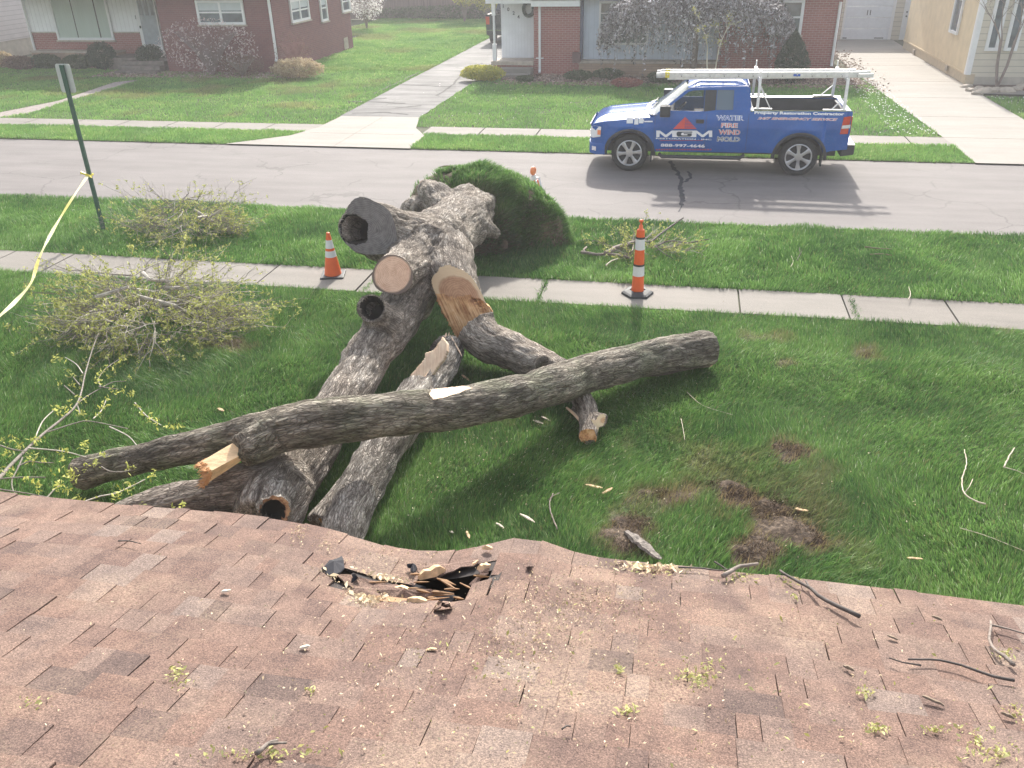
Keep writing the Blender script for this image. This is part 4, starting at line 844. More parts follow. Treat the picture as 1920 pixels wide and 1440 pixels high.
ALU = mat('aluminium', (.72,.72,.72), .42, .12, 12, metal=.45); GLS = glassmat('glass_tint', (.05,.07,.09), .35); GLD = glassmat('glass_dark', (.12,.17,.22), .85); WSH = glassmat('glass_windshield', (.25,.3,.33), .6, .12)
LAMP = mat('lamp_clear', (.72,.72,.74), .15, .1, coat=1); LRED = mat('lamp_red', (.55,.03,.02), .2, .15, coat=1); LORG = mat('lamp_amber', (.85,.25,.08), .3, .1, coat=.5)
WHT = mat('decal_white', (.82,.82,.84), .4, .04); RED = mat('decal_red', (.62,.06,.05), .4, .06); DBL = mat('decal_blue', (.03,.12,.5), .4, .05); DGR = mat('decal_dark', (.035,.045,.07), .4, .05); DRD = mat('decal_dull_red', (.33,.035,.07), .5, .08)
SEAT = mat('seat_grey', (.10,.10,.11), .8, .2)
def pick_profile():
    hood = [(0.02,.98),(.10,1.04),(.3,1.09),(.7,1.14),(1.1,1.185),(1.38,1.215)]
    return hood
def make_truck(root, pm, loc, decals=True, rz=0):
    W = .985; M = Matrix.Translation(loc) @ Matrix.Rotation(rz, 4, 'Z')
    def bld(mb, nm, m, sm=False, par=root, **k):
        mb.v = [tuple(M @ Vector(v)) for v in mb.v]; return mb.build(nm, m, par, sm, **k)
    wx = (.89, 4.53); WR = .405
    def top(x):
        return float(np.interp(x, [0,.04,.12,.3,.7,1.1,1.42,1.5,3.42,3.425,5.5], [.93,1.0,1.045,1.085,1.13,1.17,1.205,1.30,1.325,1.345,1.375]))
    def bot(x):
        b = float(np.interp(x, [0,.15,.5,1.4,5.0,5.15,5.5], [.36,.34,.38,.46,.50,.56,.60]))
        for c in wx:
            r = .50
            if abs(x-c) < r: b = max(b, .405+math.sqrt(r*r-(x-c)**2)*.93)
        return b
    def hw(x, z):
        w_ = W*float(np.interp(x, [0,.04,.12,.3,.6,5.3,5.5], [.80,.87,.93,.975,1,1,.985]))
        w_ -= .05*max(0, (z-1.02)/.3)**1.6 + .035*max(0, (.62-z)/.25)
        for c in wx: w_ += .022*math.exp(-((math.hypot(x-c, z-.405)-.58)/.09)**2)
        return w_ + .012*math.exp(-((z-.98)/.05)**2)
    xs_ = sorted(set(list(np.arange(0, 5.5, .06)) + [5.5, .04, .02] + [c+s*q for c in wx for s in (-1, 1) for q in (.5, .499, .48, .45, .4)])); nz_ = 12
    gaps = (1.42, 2.52, 3.40)
    mb = MB()
    for sgn in (-1, 1):
        vs = [(x, sgn*hw(x, z), z) for x in xs_ for z in np.linspace(bot(x), top(x), nz_)]
        fs = []
        for i in range(len(xs_)-1):
            for j in range(nz_-1):
                q = (i*nz_+j, (i+1)*nz_+j, (i+1)*nz_+j+1, i*nz_+j+1); fs.append(q if sgn < 0 else q[::-1])
        mb.add(vs, fs)
    # hood
    hx_ = [x for x in xs_ if x <= 1.43]; ny = 14; vs = []
    for x in hx_:
        ws = hw(x, top(x))
        for j in range(ny+1):
            y = -ws+2*ws*j/ny; u = abs(y/ws); vs.append((x, y, top(x)+.075*(1-u**3)*min(1, (x+.05)/.4)+.02*math.exp(-((u-.55)/.08)**2)*min(1, x/.3)))
    mb.add(vs, [(i*(ny+1)+j, i*(ny+1)+j+1, (i+1)*(ny+1)+j+1, (i+1)*(ny+1)+j)[::-1] for i in range(len(hx_)-1) for j in range(ny)])
    # front and tail panels
    wf = hw(0, .7); mb.add([(0,-wf,.36),(0,wf,.36),(0,wf,.93),(0,-wf,.93)], [(3,2,1,0)]); mb.add([(0,-wf,.93),(0,wf,.93),(0.0,wf*.95,1.02),(0.0,-wf*.95,1.02)], [(3,2,1,0)])
    body = bld(mb, 'body', [pm], True)
    sm_ = body.data
    # under tray / inner wells
    mb = MB(); mb.box((.1,-.8,.42),(5.3,.8,.62)); mb.box((1.45,-.9,.5),(3.4,.9,.62)); bld(mb, 'chassis', BLK)
    # panel gaps
    for x in gaps:
        z0, z1 = bot(x)+.03, top(x)
        for s in (-1, 1):
            mb = MB()
            zz = np.linspace(z0, z1, 6)
            for a, b_ in zip(zz[:-1], zz[1:]): mb.beam((x, s*(hw(x, a)+.000), a), (x, s*(hw(x, b_)), b_), .010, .006, (1,0,0))
            bld(mb, 'panel_gap', BLK)
    # bed
    mb = MB(); mb.box((3.44,-.80,.78),(5.45,.80,.80)); mb.box((3.44,-.80,.8),(3.47,.80,1.30)); mb.box((3.47,-.83,.8),(5.40,-.80,1.33)); mb.box((3.47,.80,.8),(5.40,.83,1.33)); mb.box((5.36,-.8,.8),(5.40,.8,1.32))
    bld(mb, 'bed_liner', BLK)
    mb = MB(); wt = hw(4.5, 1.35)
    for s in (-1, 1): mb.prism([(3.43, s*.84, 1.335), (3.43, s*(wt-.0), 1.348), (5.5, s*(wt-.01), 1.378), (5.5, s*.84, 1.365)], (0,0,.012))
    mb.box((3.43,-.84,1.30),(3.50,.84,1.35)); 
    bld(mb, 'bed_rail', CHR if decals else BLK, fixn=True)
    mb = MB(); mb.box((5.40,-.95,.62),(5.50,.95,1.37)); tg = bld(mb, 'tailgate', pm, bevel=.01)
    mb = MB(); mb.box((5.501,-.16,1.16),(5.515,.16,1.24)); bld(mb, 'handle', BLK, par=tg)
    mb = MB(); mb.prism([(5.38,-.95,.44),(5.38,.95,.44),(5.66,.93,.48),(5.66,-.93,.48)], (0,0,.20)); rb = bld(mb, 'bumper', BLK, fixn=True, bevel=.02)
    mb = MB(); mb.box((5.40,-.93,.681),(5.655,.93,.695)); bld(mb, 'step_pad', CHR, par=rb)
    mb = MB(); pr = [(-.02,-.80),(-.06,-.55),(-.07,0),(-.06,.55),(-.02,.80),(.1,.935),(.34,.985),(.34,-.985),(.1,-.935)]
    mb.prism([(x, y, .36) for x, y in pr], (0,0,.24)); bld(mb, 'bumper', pm, fixn=True, bevel=.015)
    mb = MB(); mb.box((-.03,-.55,.66),(-.004,.55,.96)); gr = bld(mb, 'grille', BLK)
    mb = MB(); [mb.box((-.045,-.56,z),(-.03,.56,z+.03)) for z in (.66,.79,.93)]; bld(mb, 'grille_bar', CHR, par=gr)
    for s in (-1, 1):
        mb = MB(); pts = [(.0,.84,.73),(.0,.82,.95),(.10,.915,.985),(.245,.962,.97),(.235,.965,.76),(.06,.9,.72)]
        mb.prism([(x, s*(y+.012), z) for x, y, z in pts], (.0, -s*.06, 0)); hl_ = bld(mb, 'headlight', LAMP, fixn=True)
        mb = MB(); mb.prism([(.165,s*.962,.90),(.24,s*.980,.90),(.235,s*.982,.80),(.165,s*.966,.80)], (0,s*.008,0)); bld(mb, 'indicator', LORG, par=hl_, fixn=True)
        mb = MB(); mb.prism([(.04,s*.86,.44),(.14,s*.945,.44),(.14,s*.948,.53),(.04,s*.865,.53)], (0,s*.02,0)); bld(mb, 'fog_lamp', LAMP, fixn=True)
        mb = MB(); ww = hw(5.45, 1)+.004; tp = [(5.33,1.27),(5.47,1.29),(5.46,.93),(5.30,.92)]
        mb.prism([(x, s*(ww-.03), z) for x, z in tp], (0, s*.034, 0)); mb.box((5.49, min(s*.80, s*.965), .93), (5.51, max(s*.80, s*.965), 1.28)); tl = bld(mb, 'taillight', LRED, fixn=True)
        mb = MB(); mb.prism([(5.325,s*(ww+.002),1.10),(5.485,s*(ww+.002),1.12),(5.482,s*(ww+.002),1.05),(5.315,s*(ww+.002),1.035)], (0,s*.006,0)); bld(mb, 'reverse_lamp', LAMP, par=tl, fixn=True)
        # arch flare + mud flap
        for c in wx:
            mb = MB(); P = []; 
            for a in np.linspace(-.05, math.pi+.05, 26):
                x = c+math.cos(a)*.505; z = .405+math.sin(a)*.475; P.append((x, z, a))
            vs = []
            for x, z, a in P:
                dx, dz = math.cos(a), math.sin(a)
                for rr_, yo in ((0, -.03), (0, .028), (.055, .024), (.075, .002)): vs.append((x+dx*rr_, s*(hw(min(5.4, max(.1, x)), z)+yo), z+dz*rr_))
            n = len(P); mb.add(vs, [(i*4+j, i*4+j+1, (i+1)*4+j+1, (i+1)*4+j) for i in range(n-1) for j in range(3)]); bld(mb, 'wheel_arch', BLK, True, fixn=True)
            mb = MB(); mb.box((c+.47, min(s*.72, s*.93), .22), (c+.50, max(s*.72, s*.93), .55)); bld(mb, 'mud_flap', BLK)
        mb = MB(); mb.tube([(1.55,s*.93,.40),(1.62,s*1.0,.36),(3.3,s*1.0,.37),(3.38,s*.93,.42)], .042, 8); bld(mb, 'side_step', BLK, True)
        # mirror
        mb = MB(); mb.box((1.52, min(s*.99,s*1.2), 1.24), (1.74, max(s*.99,s*1.2), 1.47)); bld(mb, 'mirror', BLK, bevel=.02)
        mb = MB(); mb.box((2.30, min(s*.985,s*1.005), 1.09), (2.47, max(s*.985,s*1.005), 1.17)); bld(mb, 'handle', BLK, bevel=.005)
    # greenhouse
    def gy(z): return .945-(z-1.31)*.30
    roofz = 1.84
    def sidepoly(mb, outer, holes, s, ins=0.):
        bm = bmesh.new()
        for loop in [outer]+holes:
            vv = [bm.verts.new((x, 0, z)) for x, z in loop]
            for i in range(len(vv)): bm.edges.new((vv[i], vv[(i+1) % len(vv)]))
        bmesh.ops.triangle_fill(bm, use_beauty=True, edges=bm.edges[:]); bm.verts.index_update()
        vs = [(v.co.x, s*(gy(v.co.z)-ins), v.co.z) for v in bm.verts]; mb.add(vs, [tuple(v.index for v in f.verts) for f in bm.faces])
        n = len(vs); mb.add([(x, y-s*.05, z) for x, y, z in vs], [tuple(v.index for v in f.verts)[::-1] for f in bm.faces])
        # rims round the holes
        for h in [outer]+holes:
            k = len(h); P = [(x, s*(gy(z)-ins), z) for x, z in h] + [(x, s*(gy(z)-ins-.05), z) for x, z in h]
            mb.add(P, [(i, (i+1) % k, k+(i+1) % k, k+i) for i in range(k)])
        bm.free()
    outer = [(1.40,1.24),(1.62,1.40),(2.02,1.73),(2.16,1.80),(3.30,1.84),(3.36,1.80),(3.43,1.32),(3.40,1.30),(1.46,1.27)]
    w1 = [(1.60,1.335),(2.10,1.715),(2.20,1.745),(2.44,1.755),(2.44,1.33)]; w2 = [(2.70,1.76),(3.05,1.76),(3.06,1.37),(2.70,1.36)]
    mb = MB(); [sidepoly(mb, outer, [w1, w2], s) for s in (-1, 1)]
    # roof
    vs = []; nx_, ny_ = 10, 12
    for i in range(nx_+1):
        x = 2.08+1.28*i/nx_; ed = min(1, (i+.2)/2, (nx_-i+.3)/1.6)
        for j in range(ny_+1):
            q = -1+2*j/ny_; y = q*(gy(1.80)+.002); vs.append((x, y, 1.785+.09*ed*(1-abs(q)**3.5) + (.02*(1-abs(q)**6))))
    mb.add(vs, [(i*(ny_+1)+j, (i+1)*(ny_+1)+j, (i+1)*(ny_+1)+j+1, i*(ny_+1)+j+1) for i in range(nx_) for j in range(ny_)])
    mb.add([(3.42,-.93,1.32),(3.42,.93,1.32),(3.42,.93,1.42),(3.42,-.93,1.42)], [(0,1,2,3)]); 
    for s in (-1, 1): mb.prism([(3.42,s*.92,1.42),(3.42,s*.7,1.42),(3.36,s*.66,1.80),(3.36,s*.79,1.80)], (.015,0,0))
    mb.prism([(3.375,-.7,1.74),(3.375,.7,1.74),(3.355,.7,1.86),(3.355,-.7,1.86)], (.015,0,0))
    cabin = bld(mb, 'cab', pm, False, fixn=False)
    for s in (-1, 1):
        mb = MB(); mb.add([(x, s*(gy(z)-.03), z) for x, z in w1], [(0,1,2,3,4)]); bld(mb, 'side_window', GLS)
        mb = MB(); mb.add([(x, s*(gy(z)-.02), z) for x, z in w2], [(0,1,2,3)]); bld(mb, 'side_window', GLD)
        mb = MB(); mb.prism([(x, s*(gy(z)+.003), z) for x, z in ((2.45,1.33),(2.45,1.755),(2.69,1.76),(2.69,1.36))], (0, s*.004, 0)); bld(mb, 'door_pillar', BLK)
    mb = MB(); vs = []
    for i in range(7):
        t_ = i/6
        for j in range(9):
            q = -1+j/4; x = 1.30+.14*q*q*1.0+(.72)*t_; y = q*(.90-.14*t_); z = 1.235+.56*t_+.02*(1-q*q); vs.append((x, y, z))
    mb.add(vs, [(i*9+j, i*9+j+1, (i+1)*9+j+1, (i+1)*9+j) for i in range(6) for j in range(8)]); ws_ = bld(mb, 'windshield', WSH, True)
    for y in (-.5, .1):
        mb = MB(); mb.beam((1.27, y, 1.265), (1.42, y+.42, 1.36), .015, .012); bld(mb, 'wiper', BLK, par=ws_)
    mb = MB(); vs = [(1.30+.13*q*q-.02, q*.92, 1.255+.02*(1-q*q)) for q in np.linspace(-1, 1, 9)]; vs += [(1.43, q*.93, 1.235) for q in np.linspace(-1, 1, 9)]; 
    mb.add([(x-.10, y, z-.01) for x, y, z in vs[:9]]+vs[:9], [(i, i+1, 9+i+1, 9+i) for i in range(8)]); bld(mb, 'cowl', BLK)
    for y in (-.42, .42):
        mb = MB(); mb.box((2.25,y-.24,.95),(2.75,y+.24,1.12)); mb.box((2.66,y-.24,1.1),(2.80,y+.24,1.52)); mb.box((2.69,y-.12,1.5),(2.77,y+.12,1.66)); bld(mb, 'seat', SEAT, bevel=.02)
    mb = MB(); mb.box((1.5,-.85,1.05),(1.8,.85,1.28)); bld(mb, 'dashboard', SEAT, bevel=.02)
    mb = MB(); cw = Vector((1.93,-.42,1.30)); ax = Vector((-.5,0,.5)).normalized(); u_ = Vector((0,1,0)); v2 = ax.cross(u_)
    mb.tube([cw+(u_*math.cos(a)+v2*math.sin(a))*.18 for a in np.linspace(0, 2*math.pi, 17)], .015, 6); bld(mb, 'steering_wheel', BLK)
    # wheels
    wpr = [(.30,-.10),(.36,-.115),(.39,-.10),(.405,-.06),(.405,.06),(.39,.1),(.3,.11)]
    for c in wx:
        for s in (-1, 1):
            mb = MB(); Mw = Matrix.Translation((c, s*.84, .405)) @ Matrix.Rotation(-s*math.pi/2, 4, 'X')
            n = 36; prof = [(.27,.10),(.29,.125),(.35,.13),(.385,.115),(.403,.085),(.405,0),(.403,-.085),(.385,-.115),(.27,-.12)]
            vs = [Mw @ Vector((r*math.cos(2*math.pi*k/n), r*math.sin(2*math.pi*k/n), z)) for r, z in prof for k in range(n)]
            mb.add(vs, [(i*n+k, (i+1)*n+k, (i+1)*n+(k+1) % n, i*n+(k+1) % n) for i in range(len(prof)-1) for k in range(n)]); tyre = bld(mb, 'tyre', RUB, True)
            rm = MB(); prof = [(.285,.118),(.272,.125),(.258,.112),(.255,.06)]
            vs = [Mw @ Vector((r*math.cos(2*math.pi*k/n), r*math.sin(2*math.pi*k/n), z)) for r, z in prof for k in range(n)]
            rm.add(vs, [(i*n+k, (i+1)*n+k, (i+1)*n+(k+1) % n, i*n+(k+1) % n) for i in range(3) for k in range(n)])
            rm.lathe([(.02,.07),(.085,.07),(.085,.112),(.075,.122),(.01,.124)], 24, Mw)
            for k in range(6):
                a = k*math.pi/3+.26+c; Ms = Mw @ Matrix.Rotation(a, 4, 'Z'); hws = ((.06,.034,.112),(.16,.036,.108),(.262,.056,.112))
                vs = []
                for r, h_, z in hws: vs += [Ms @ Vector((r, -h_, z-.012)), Ms @ Vector((r, -h_*.55, z+.006)), Ms @ Vector((r, h_*.55, z+.006)), Ms @ Vector((r, h_, z-.012))]
                rm.add(vs, [(i*4+j, i*4+j+1, (i+1)*4+j+1, (i+1)*4+j) for i in range(2) for j in range(3)])
            bld(rm, 'rim', RIM, par=tyre, fixn=True)
            db = MB(); db.lathe([(.02,.03),(.25,.03),(.25,.035),(.02,.035)], 24, Mw); bld(db, 'brake_disc', BLK, par=tyre)
    if not decals: return
    # ---- lettering on the near side
    def text(name, s, x0, x1, z0, z1, m, depth=.0, off=0., shear=0., yl=.0, bold=0.):
        cu = bpy.data.curves.new('t', 'FONT'); cu.body = s; cu.shear = shear; cu.offset = bold; cu.extrude = 0; cu.space_character = 1.0; cu.resolution_u = 3
        o = bpy.data.objects.new('t', cu); COL.objects.link(o); dg = bpy.context.evaluated_depsgraph_get(); dg.update()
        me = bpy.data.meshes.new_from_object(o.evaluated_get(dg)); bpy.data.objects.remove(o); bpy.data.curves.remove(cu)
        n = len(me.vertices); co = np.zeros(n*3, np.float32); me.vertices.foreach_get('co', co); co = co.reshape(-1, 3)
        mn, mx = co.min(0), co.max(0); X = x0-off+(co[:, 0]-mn[0])/(mx[0]-mn[0])*(x1-x0+2*off); Z = z0-off+(co[:, 1]-mn[1])/(mx[1]-mn[1])*(z1-z0+2*off)
        Yv = [-(hw(float(x), float(z))+.006+yl) for x, z in zip(X, Z)]
        P = np.array([list(M @ Vector((a, b_, c))) for a, b_, c in zip(X, Yv, Z)], np.float32); me.vertices.foreach_set('co', P.ravel()); me.update()
        return link(name, me, m, root)
    def px(a, b_): p = V(a, b_, Y=loc[1]-.985); return p.x-loc[0], p.z
    def T(name, s, a0, b0, a1, b1, m, **k):
        x0, z1 = px(a0, b0); x1, z0 = px(a1, b1); return text(name, s, x0, x1, z0, z1, m, **k)
    def poly(mb, pts, ofs=.008, s=None):
        mb.add([(px(a, b_)[0], -(hw(*px(a, b_))+ofs), px(a, b_)[1]) for a, b_ in pts], [tuple(range(len(pts)))])
    # big letters: wide block M, dark G inside white, M
    mb = MB(); h0, h1 = 244.5, 257
    def Mlet(x):
        for q in ([(x,h0),(x+7,h0),(x+6,h1),(x,h1)], [(x+7,h0),(x+18,h0+8),(x+18,h1),(x+16,h1),(x+6.5,h0+5)], [(x+18,h0+8),(x+29,h0),(x+29.5,h0+5),(x+20,h1),(x+18,h1)], [(x+29,h0),(x+36,h0),(x+36,h1),(x+30,h1)]): poly(mb, q)
    Mlet(1230.5); Mlet(1299.5); poly(mb, [(1266,h0),(1300,h0),(1299.5,h1),(1266.5,h1)]); bld(mb, 'decal_letters', WHT)
    mb = MB(); poly(mb, [(1271,h0+2),(1298,h0+2),(1298,h0+4),(1279,h0+4),(1277,h0+6),(1277,h1-4.5),(1279,h1-3.5),(1289,h1-3.5),(1289,h1-5.5),(1282,h1-5.5),(1282,h1-7.3),(1297,h1-7.3),(1297,h1-3),(1294,h1-1),(1272,h1-1),(1269,h1-3),(1268.5,h0+4.5)], .012); bld(mb, 'decal_letters', DGR)
    T('decal_letters', 'RESTORATION · INC', 1230, 257.9, 1334, 262.8, WHT, bold=.03, yl=.004)
    T('decal_letters', '888-997-4646', 1239, 269, 1321.5, 277, WHT, bold=.03)
    mb = MB(); poly(mb, [(1237,262.8),(1318,262.8),(1318,263.9),(1237,263.9)]); 
    for i in range(22): a = 1230+i*4.8; poly(mb, [(a,279.2),(a+3,279),(a+3,282),(a,282.2)])
    bld(mb, 'decal_stripe', DRD)
    mb = MB(); poly(mb, [(1285,219),(1284,241.5),(1262,241.5)])
    for i in range(8):
        y0 = 221+i*2.65; x1_ = 1285+(y0-219)*.95; poly(mb, [(1284.7,y0),(x1_,y0),(x1_+1.6,y0+1.9),(1284.7,y0+1.9)])
    bld(mb, 'decal_triangle', RED)
    for s, a0, b0, a1, b1, m in (('WATER',1343.5,217,1395,226,DBL),('FIRE',1353,231,1382.5,239,RED),('WIND',1348,243,1387,252.5,RED),('MOLD',1345.5,256.5,1386.5,265.5,DGR)):
        T('decal_letters', s, a0, b0, a1, b1, WHT, off=.008, bold=.065); T('decal_letters', s, a0, b0, a1, b1, m, yl=.004, bold=-.005)
    T('decal_letters', 'Property Restoration Contractor', 1415, 209, 1583, 218.5, WHT, bold=.05, yl=.012)
    T('decal_letters', '24/7 EMERGENCY SERVICE', 1421, 220, 1570, 226.5, WHT, off=.006, bold=.06, shear=.3, yl=.006); T('decal_letters', '24/7 EMERGENCY SERVICE', 1421, 220, 1570, 226.5, RED, yl=.010, shear=.3, bold=-.005)
    mb = MB(); poly(mb, [(1175,221),(1187,221),(1187,231),(1175,231)]); poly(mb, [(1190,221),(1197,220),(1197,233),(1189,233)]); poly(mb, [(1198,223),(1202,220),(1208,225),(1206,231),(1198,231)]); poly(mb, [(1208,226.5),(1224,226.5),(1224,229),(1208,229)]); bld(mb, 'sticker', WHT)
TY = 19.18+.985
tr1 = empty('pickup_truck', (TXR, TY, 0), 'blue pickup truck with lettered doors and a ladder rack parked along the far kerb', 'pickup truck')
make_truck(tr1, BLUE, Vector((TXR, TY, .0)))
def TL(x, y, z): return Vector((TXR+x, TY+y, z))
def zt(z): return z
for x in (3.56, 5.32):
    mb = MB()
    for s in (-1, 1):
        mb.beam(TL(x, s*.9, 1.39), TL(x, s*.82, 2.02), .07, .055, (1,0,0)); mb.box(TL(x-.06, s*.9-.03, 1.39), TL(x+.30 if x < 4 else x+.04, s*.9+.03, 1.41)); mb.beam(TL(x, s*.82, 2.0), TL(x, s*.82, 2.16), .05, .02, (1,0,0))
        mb.beam(TL(x+(.27 if x < 4 else -.25), s*.9, 1.40), TL(x, s*.85, 1.86 if x < 4 else 1.65), .03, .02, (1,0,0))
        if x > 5: mb.box(TL(x-.42, s*.9-.03, 1.39), TL(x+.0, s*.9+.03, 1.408))
    mb.beam(TL(x, -.84, 1.99), TL(x, .84, 1.99), .06, .045)
    mb.build('rack_frame', ALU, tr1)
lad = empty('extension_ladder', TL(3, -.4, 2.03), 'aluminium extension ladder with a yellow cap strapped on the blue truck rack', 'ladder')
mb = MB(); za, zb = 2.035, 2.075
for s in (0, .40):
    y = -.62+s
    mb.beam(TL(1.47, y, za), TL(5.55, y, zb), .035, .10); mb.beam(TL(1.62, y+.04, za-.075), TL(5.85, y+.04, zb-.03), .03, .075)
lr = mb.build('ladder_rail', ALU, lad)
for i in range(14):
    x = 1.62+i*.30; mb = MB(); z = za+(zb-za)*(x-1.4)/4.1; mb.tube([TL(x, -.65, z), TL(x, -.2, z)], .016, 6); mb.build('rung', ALU, lad, True)
mb = MB()
for i in range(14):
    x = 1.62+i*.30; z = za+(zb-za)*(x-1.4)/4.1; mb.tube([TL(x, -.643, z), TL(x, -.636, z)], .017, 8); mb.tube([TL(x, -.643, z-.035), TL(x, -.636, z-.035)], .010, 8)
mb.build('rivets', BLK, lad)
YEL = mat('plastic_yellow', (.75,.62,.08), .5, .1)
mb = MB(); [mb.box(TL(1.56, -.645+s, 1.97), TL(1.66, -.59+s, 2.09)) for s in (0, .40)]; mb.build('end_cap', YEL, lad)
mb = MB(); [mb.tube([TL(1.38, -.62+s, 2.02), TL(1.57, -.62+s, 2.03)], .058, 8) for s in (0, .40)]; mb.build('end_foot', mat('rubber_pale', (.6,.58,.54), .7), lad)
mb = MB(); mb.box(TL(4.24, -.644, 2.025), TL(4.38, -.637, 2.07)); mb.build('sticker', DBL, lad)
# dark truck in the centre driveway
p2 = V(914, 76, Y=40.2)
q2 = G(925,80)
tr2 = empty('pickup_truck', (q2.x+.85, q2.y+4.5, 0), 'dark pickup truck parked in the cracked driveway behind the porch post', 'pickup truck')
make_truck(tr2, DKP, Vector((q2.x+.85, q2.y+4.53, 0)), False, -math.pi/2)
# ---------------- houses across the road
BRK = brickmat('brick_red', (.22,.065,.055), (.30,.10,.085), (.42,.36,.33)); BRKD = brickmat('brick_maroon', (.14,.042,.045), (.19,.062,.06), (.20,.13,.13))
WSD = sidingmat('board_white', (.80,.81,.82), .20, 0, .78, .1); WSDY = sidingmat('lap_cream', (.58,.53,.44), .20, 2, .62, .1); LAV = sidingmat('lap_lavender', (.52,.48,.49), .2, 2, .7, .1)
YST = mat('stucco_yellow', (.62,.50,.33), .85, .08, 3, .3, 120); TRIM = mat('trim_white', (.72,.72,.72), .5, .05); STN = brickmat('stone_ledge', (.27,.19,.14), (.38,.27,.19), (.17,.13,.11), bw=.5, bh=.09)
STD = mat('stone_dark', (.17,.14,.125), .85, .3, 6, .4, 40); STC = mat('stone_cap', (.40,.34,.28), .8, .2, 6, .4, 40); CURT = mat('curtain_mint', (.42,.50,.44), .8, .06, 3, stretch=(4,1,.3)); GLW = mat('window_glass', (.10,.12,.14), .12, .5, 2.2, spec=.8); SHADE = mat('window_shade', (.50,.54,.56), .6, .05)
ROOFM = mat('roof_far', (.16,.13,.12), .9, .3, 20); FND = mat('foundation', (.42,.38,.33), .9, .15, 3, .3, 60); MULCH = mat('mulch', (.13,.09,.075), .95, .6, 22, 1, 60)
YA = G(527,139).y; YB = G(1040,141).y
def X1(a, b_, Y): return V(a, b_, Y=Y).x
def Z1(a, b_, Y): return V(a, b_, Y=Y).z
def part(nm, m, root, *boxes, bevel=0):
    mb = MB(); [mb.box(*bx) for bx in boxes]; return mb.build(nm, m, root, bevel=bevel)
def hip(root, x0, x1, y0, y1, z, ov=.5, pitch=.38, gutter=True, nm='roof'):
    x0 -= ov; x1 += ov; y0 -= ov; y1 += ov; w_ = min(x1-x0, y1-y0)/2; h = w_*pitch
    if x1-x0 > y1-y0: a, b_ = (x0+w_, (y0+y1)/2, z+h), (x1-w_, (y0+y1)/2, z+h)
    else: a, b_ = ((x0+x1)/2, y0+w_, z+h), ((x0+x1)/2, y1-w_, z+h)
    mb = MB(); vs = [(x0,y0,z),(x1,y0,z),(x1,y1,z),(x0,y1,z),a,b_]
    mb.add(vs, [(0,1,5,4),(1,2,5),(2,3,4,5),(3,0,4)] if x1-x0 > y1-y0 else [(0,1,4),(1,2,5,4),(2,3,5),(3,0,4,5)])
    mb.add([(x0,y0,z-.01),(x1,y0,z-.01),(x1,y1,z-.01),(x0,y1,z-.01)], [(0,3,2,1)]); r = mb.build(nm, ROOFM, root)
    mb = MB(); mb.box((x0,y0-.12,z-.14),(x1,y0-.005,z-.01)); mb.build('gutter', TRIM, r)
def window(root, x0, x1, z0, z1, Y, cols=1, sash=True, fr=.07, glass=None, shade=0, muntin=0, sill=True, sgn=1, X=None, nm='window'):
    """window on a wall facing -Y (or +X when X is given; then x0,x1 are Y values)"""
    def bx(a0, a1, z0_, z1_, d0, d1): return ((a0, Y-d1, z0_), (a1, Y-d0, z1_)) if X is None else ((X+d0, a0, z0_), (X+d1, a1, z1_)) if sgn > 0 else ((X-d1, a0, z0_), (X-d0, a1, z1_))
    w_ = part(nm, TRIM, root, bx(x0, x1, z0, z0+fr, .003, .07), bx(x0, x1, z1-fr, z1, .003, .07), bx(x0, x0+fr, z0+fr, z1-fr, .003, .07), bx(x1-fr, x1, z0+fr, z1-fr, .003, .07),
              *[bx(x0+(x1-x0)*k/cols-fr/2, x0+(x1-x0)*k/cols+fr/2, z0+fr, z1-fr, .003, .06) for k in range(1, cols)])
    part('pane', glass or GLW, w_, bx(x0+fr, x1-fr, z0+fr, z1-fr, .004, .02))
    zm = (z0+z1)/2
    if shade: part('blind', SHADE, w_, bx(x0+fr, x1-fr, z1-fr-(z1-z0)*shade, z1-fr, .021, .028))
    if sash: part('sash_bar', TRIM, w_, bx(x0+fr, x1-fr, zm-.03, zm+.03, .029, .05))
    for k in range(muntin): zz = z0+fr+(z1-z0-2*fr)*(k+1)/(muntin+1); part('sash_bar', TRIM, w_, bx(x0+fr, x1-fr, zz-.012, zz+.012, .021, .035))
    if sill: part('sill', STC, w_, bx(x0-.05, x1+.05, z0-.06, z0-.002, -.0, .11))
    return w_
# left brick house
EV = 2.95; YL = YA+1.8; xa0 = X1(67,95,YL); xc = G(527,139).x; yb = G(677,92).y; xd0, xd1 = X1(268,92,YL), X1(306,92,YL)
h1 = empty('brick_house', (xc-5, YA+3, 0), 'red brick house with white front boards, picture window and maroon side wall', 'house')
xbl = X1(316,125,YA); part('wall', BRKD, h1, ((xbl, YA, 0), (xc, yb, EV)))
zw = Z1(90,62,YL); part('wainscot', BRK, h1, ((xa0, YL, 0), (xd0, YL+6, zw))); part('white_boards', WSD, h1, ((xa0, YL+.03, zw), (xd0, YL+6, EV)))
part('coping', STC, h1, ((xa0-.03, YL-.05, zw-.0), (X1(110,70,YL), YL+.029, zw+.05)), ((X1(216,70,YL), YL-.05, zw), (xd0, YL+.029, zw+.05)))
xw0, xw1 = X1(110,73,YL), X1(216,73,YL); zs = Z1(165,75,YL)
window(h1, xw0, xw1, zs, EV-.02, YL, 1, False, .10, CURT, 0, 0); 
part('curtain_gap', HOLL, h1, ((xw0+(xw1-xw0)*.36, YL-.026, zs+.1), (xw0+(xw1-xw0)*.375, YL-.021, EV-.1)), ((xw0+(xw1-xw0)*.755, YL-.026, zs+.1), (xw0+(xw1-xw0)*.775, YL-.021, EV-.1)))
dr = part('door', TRIM, h1, ((xd0, YL+.02, Z1(290,100,YL)), (xd1, YL+.10, EV))); zb = Z1(290,100,YL)
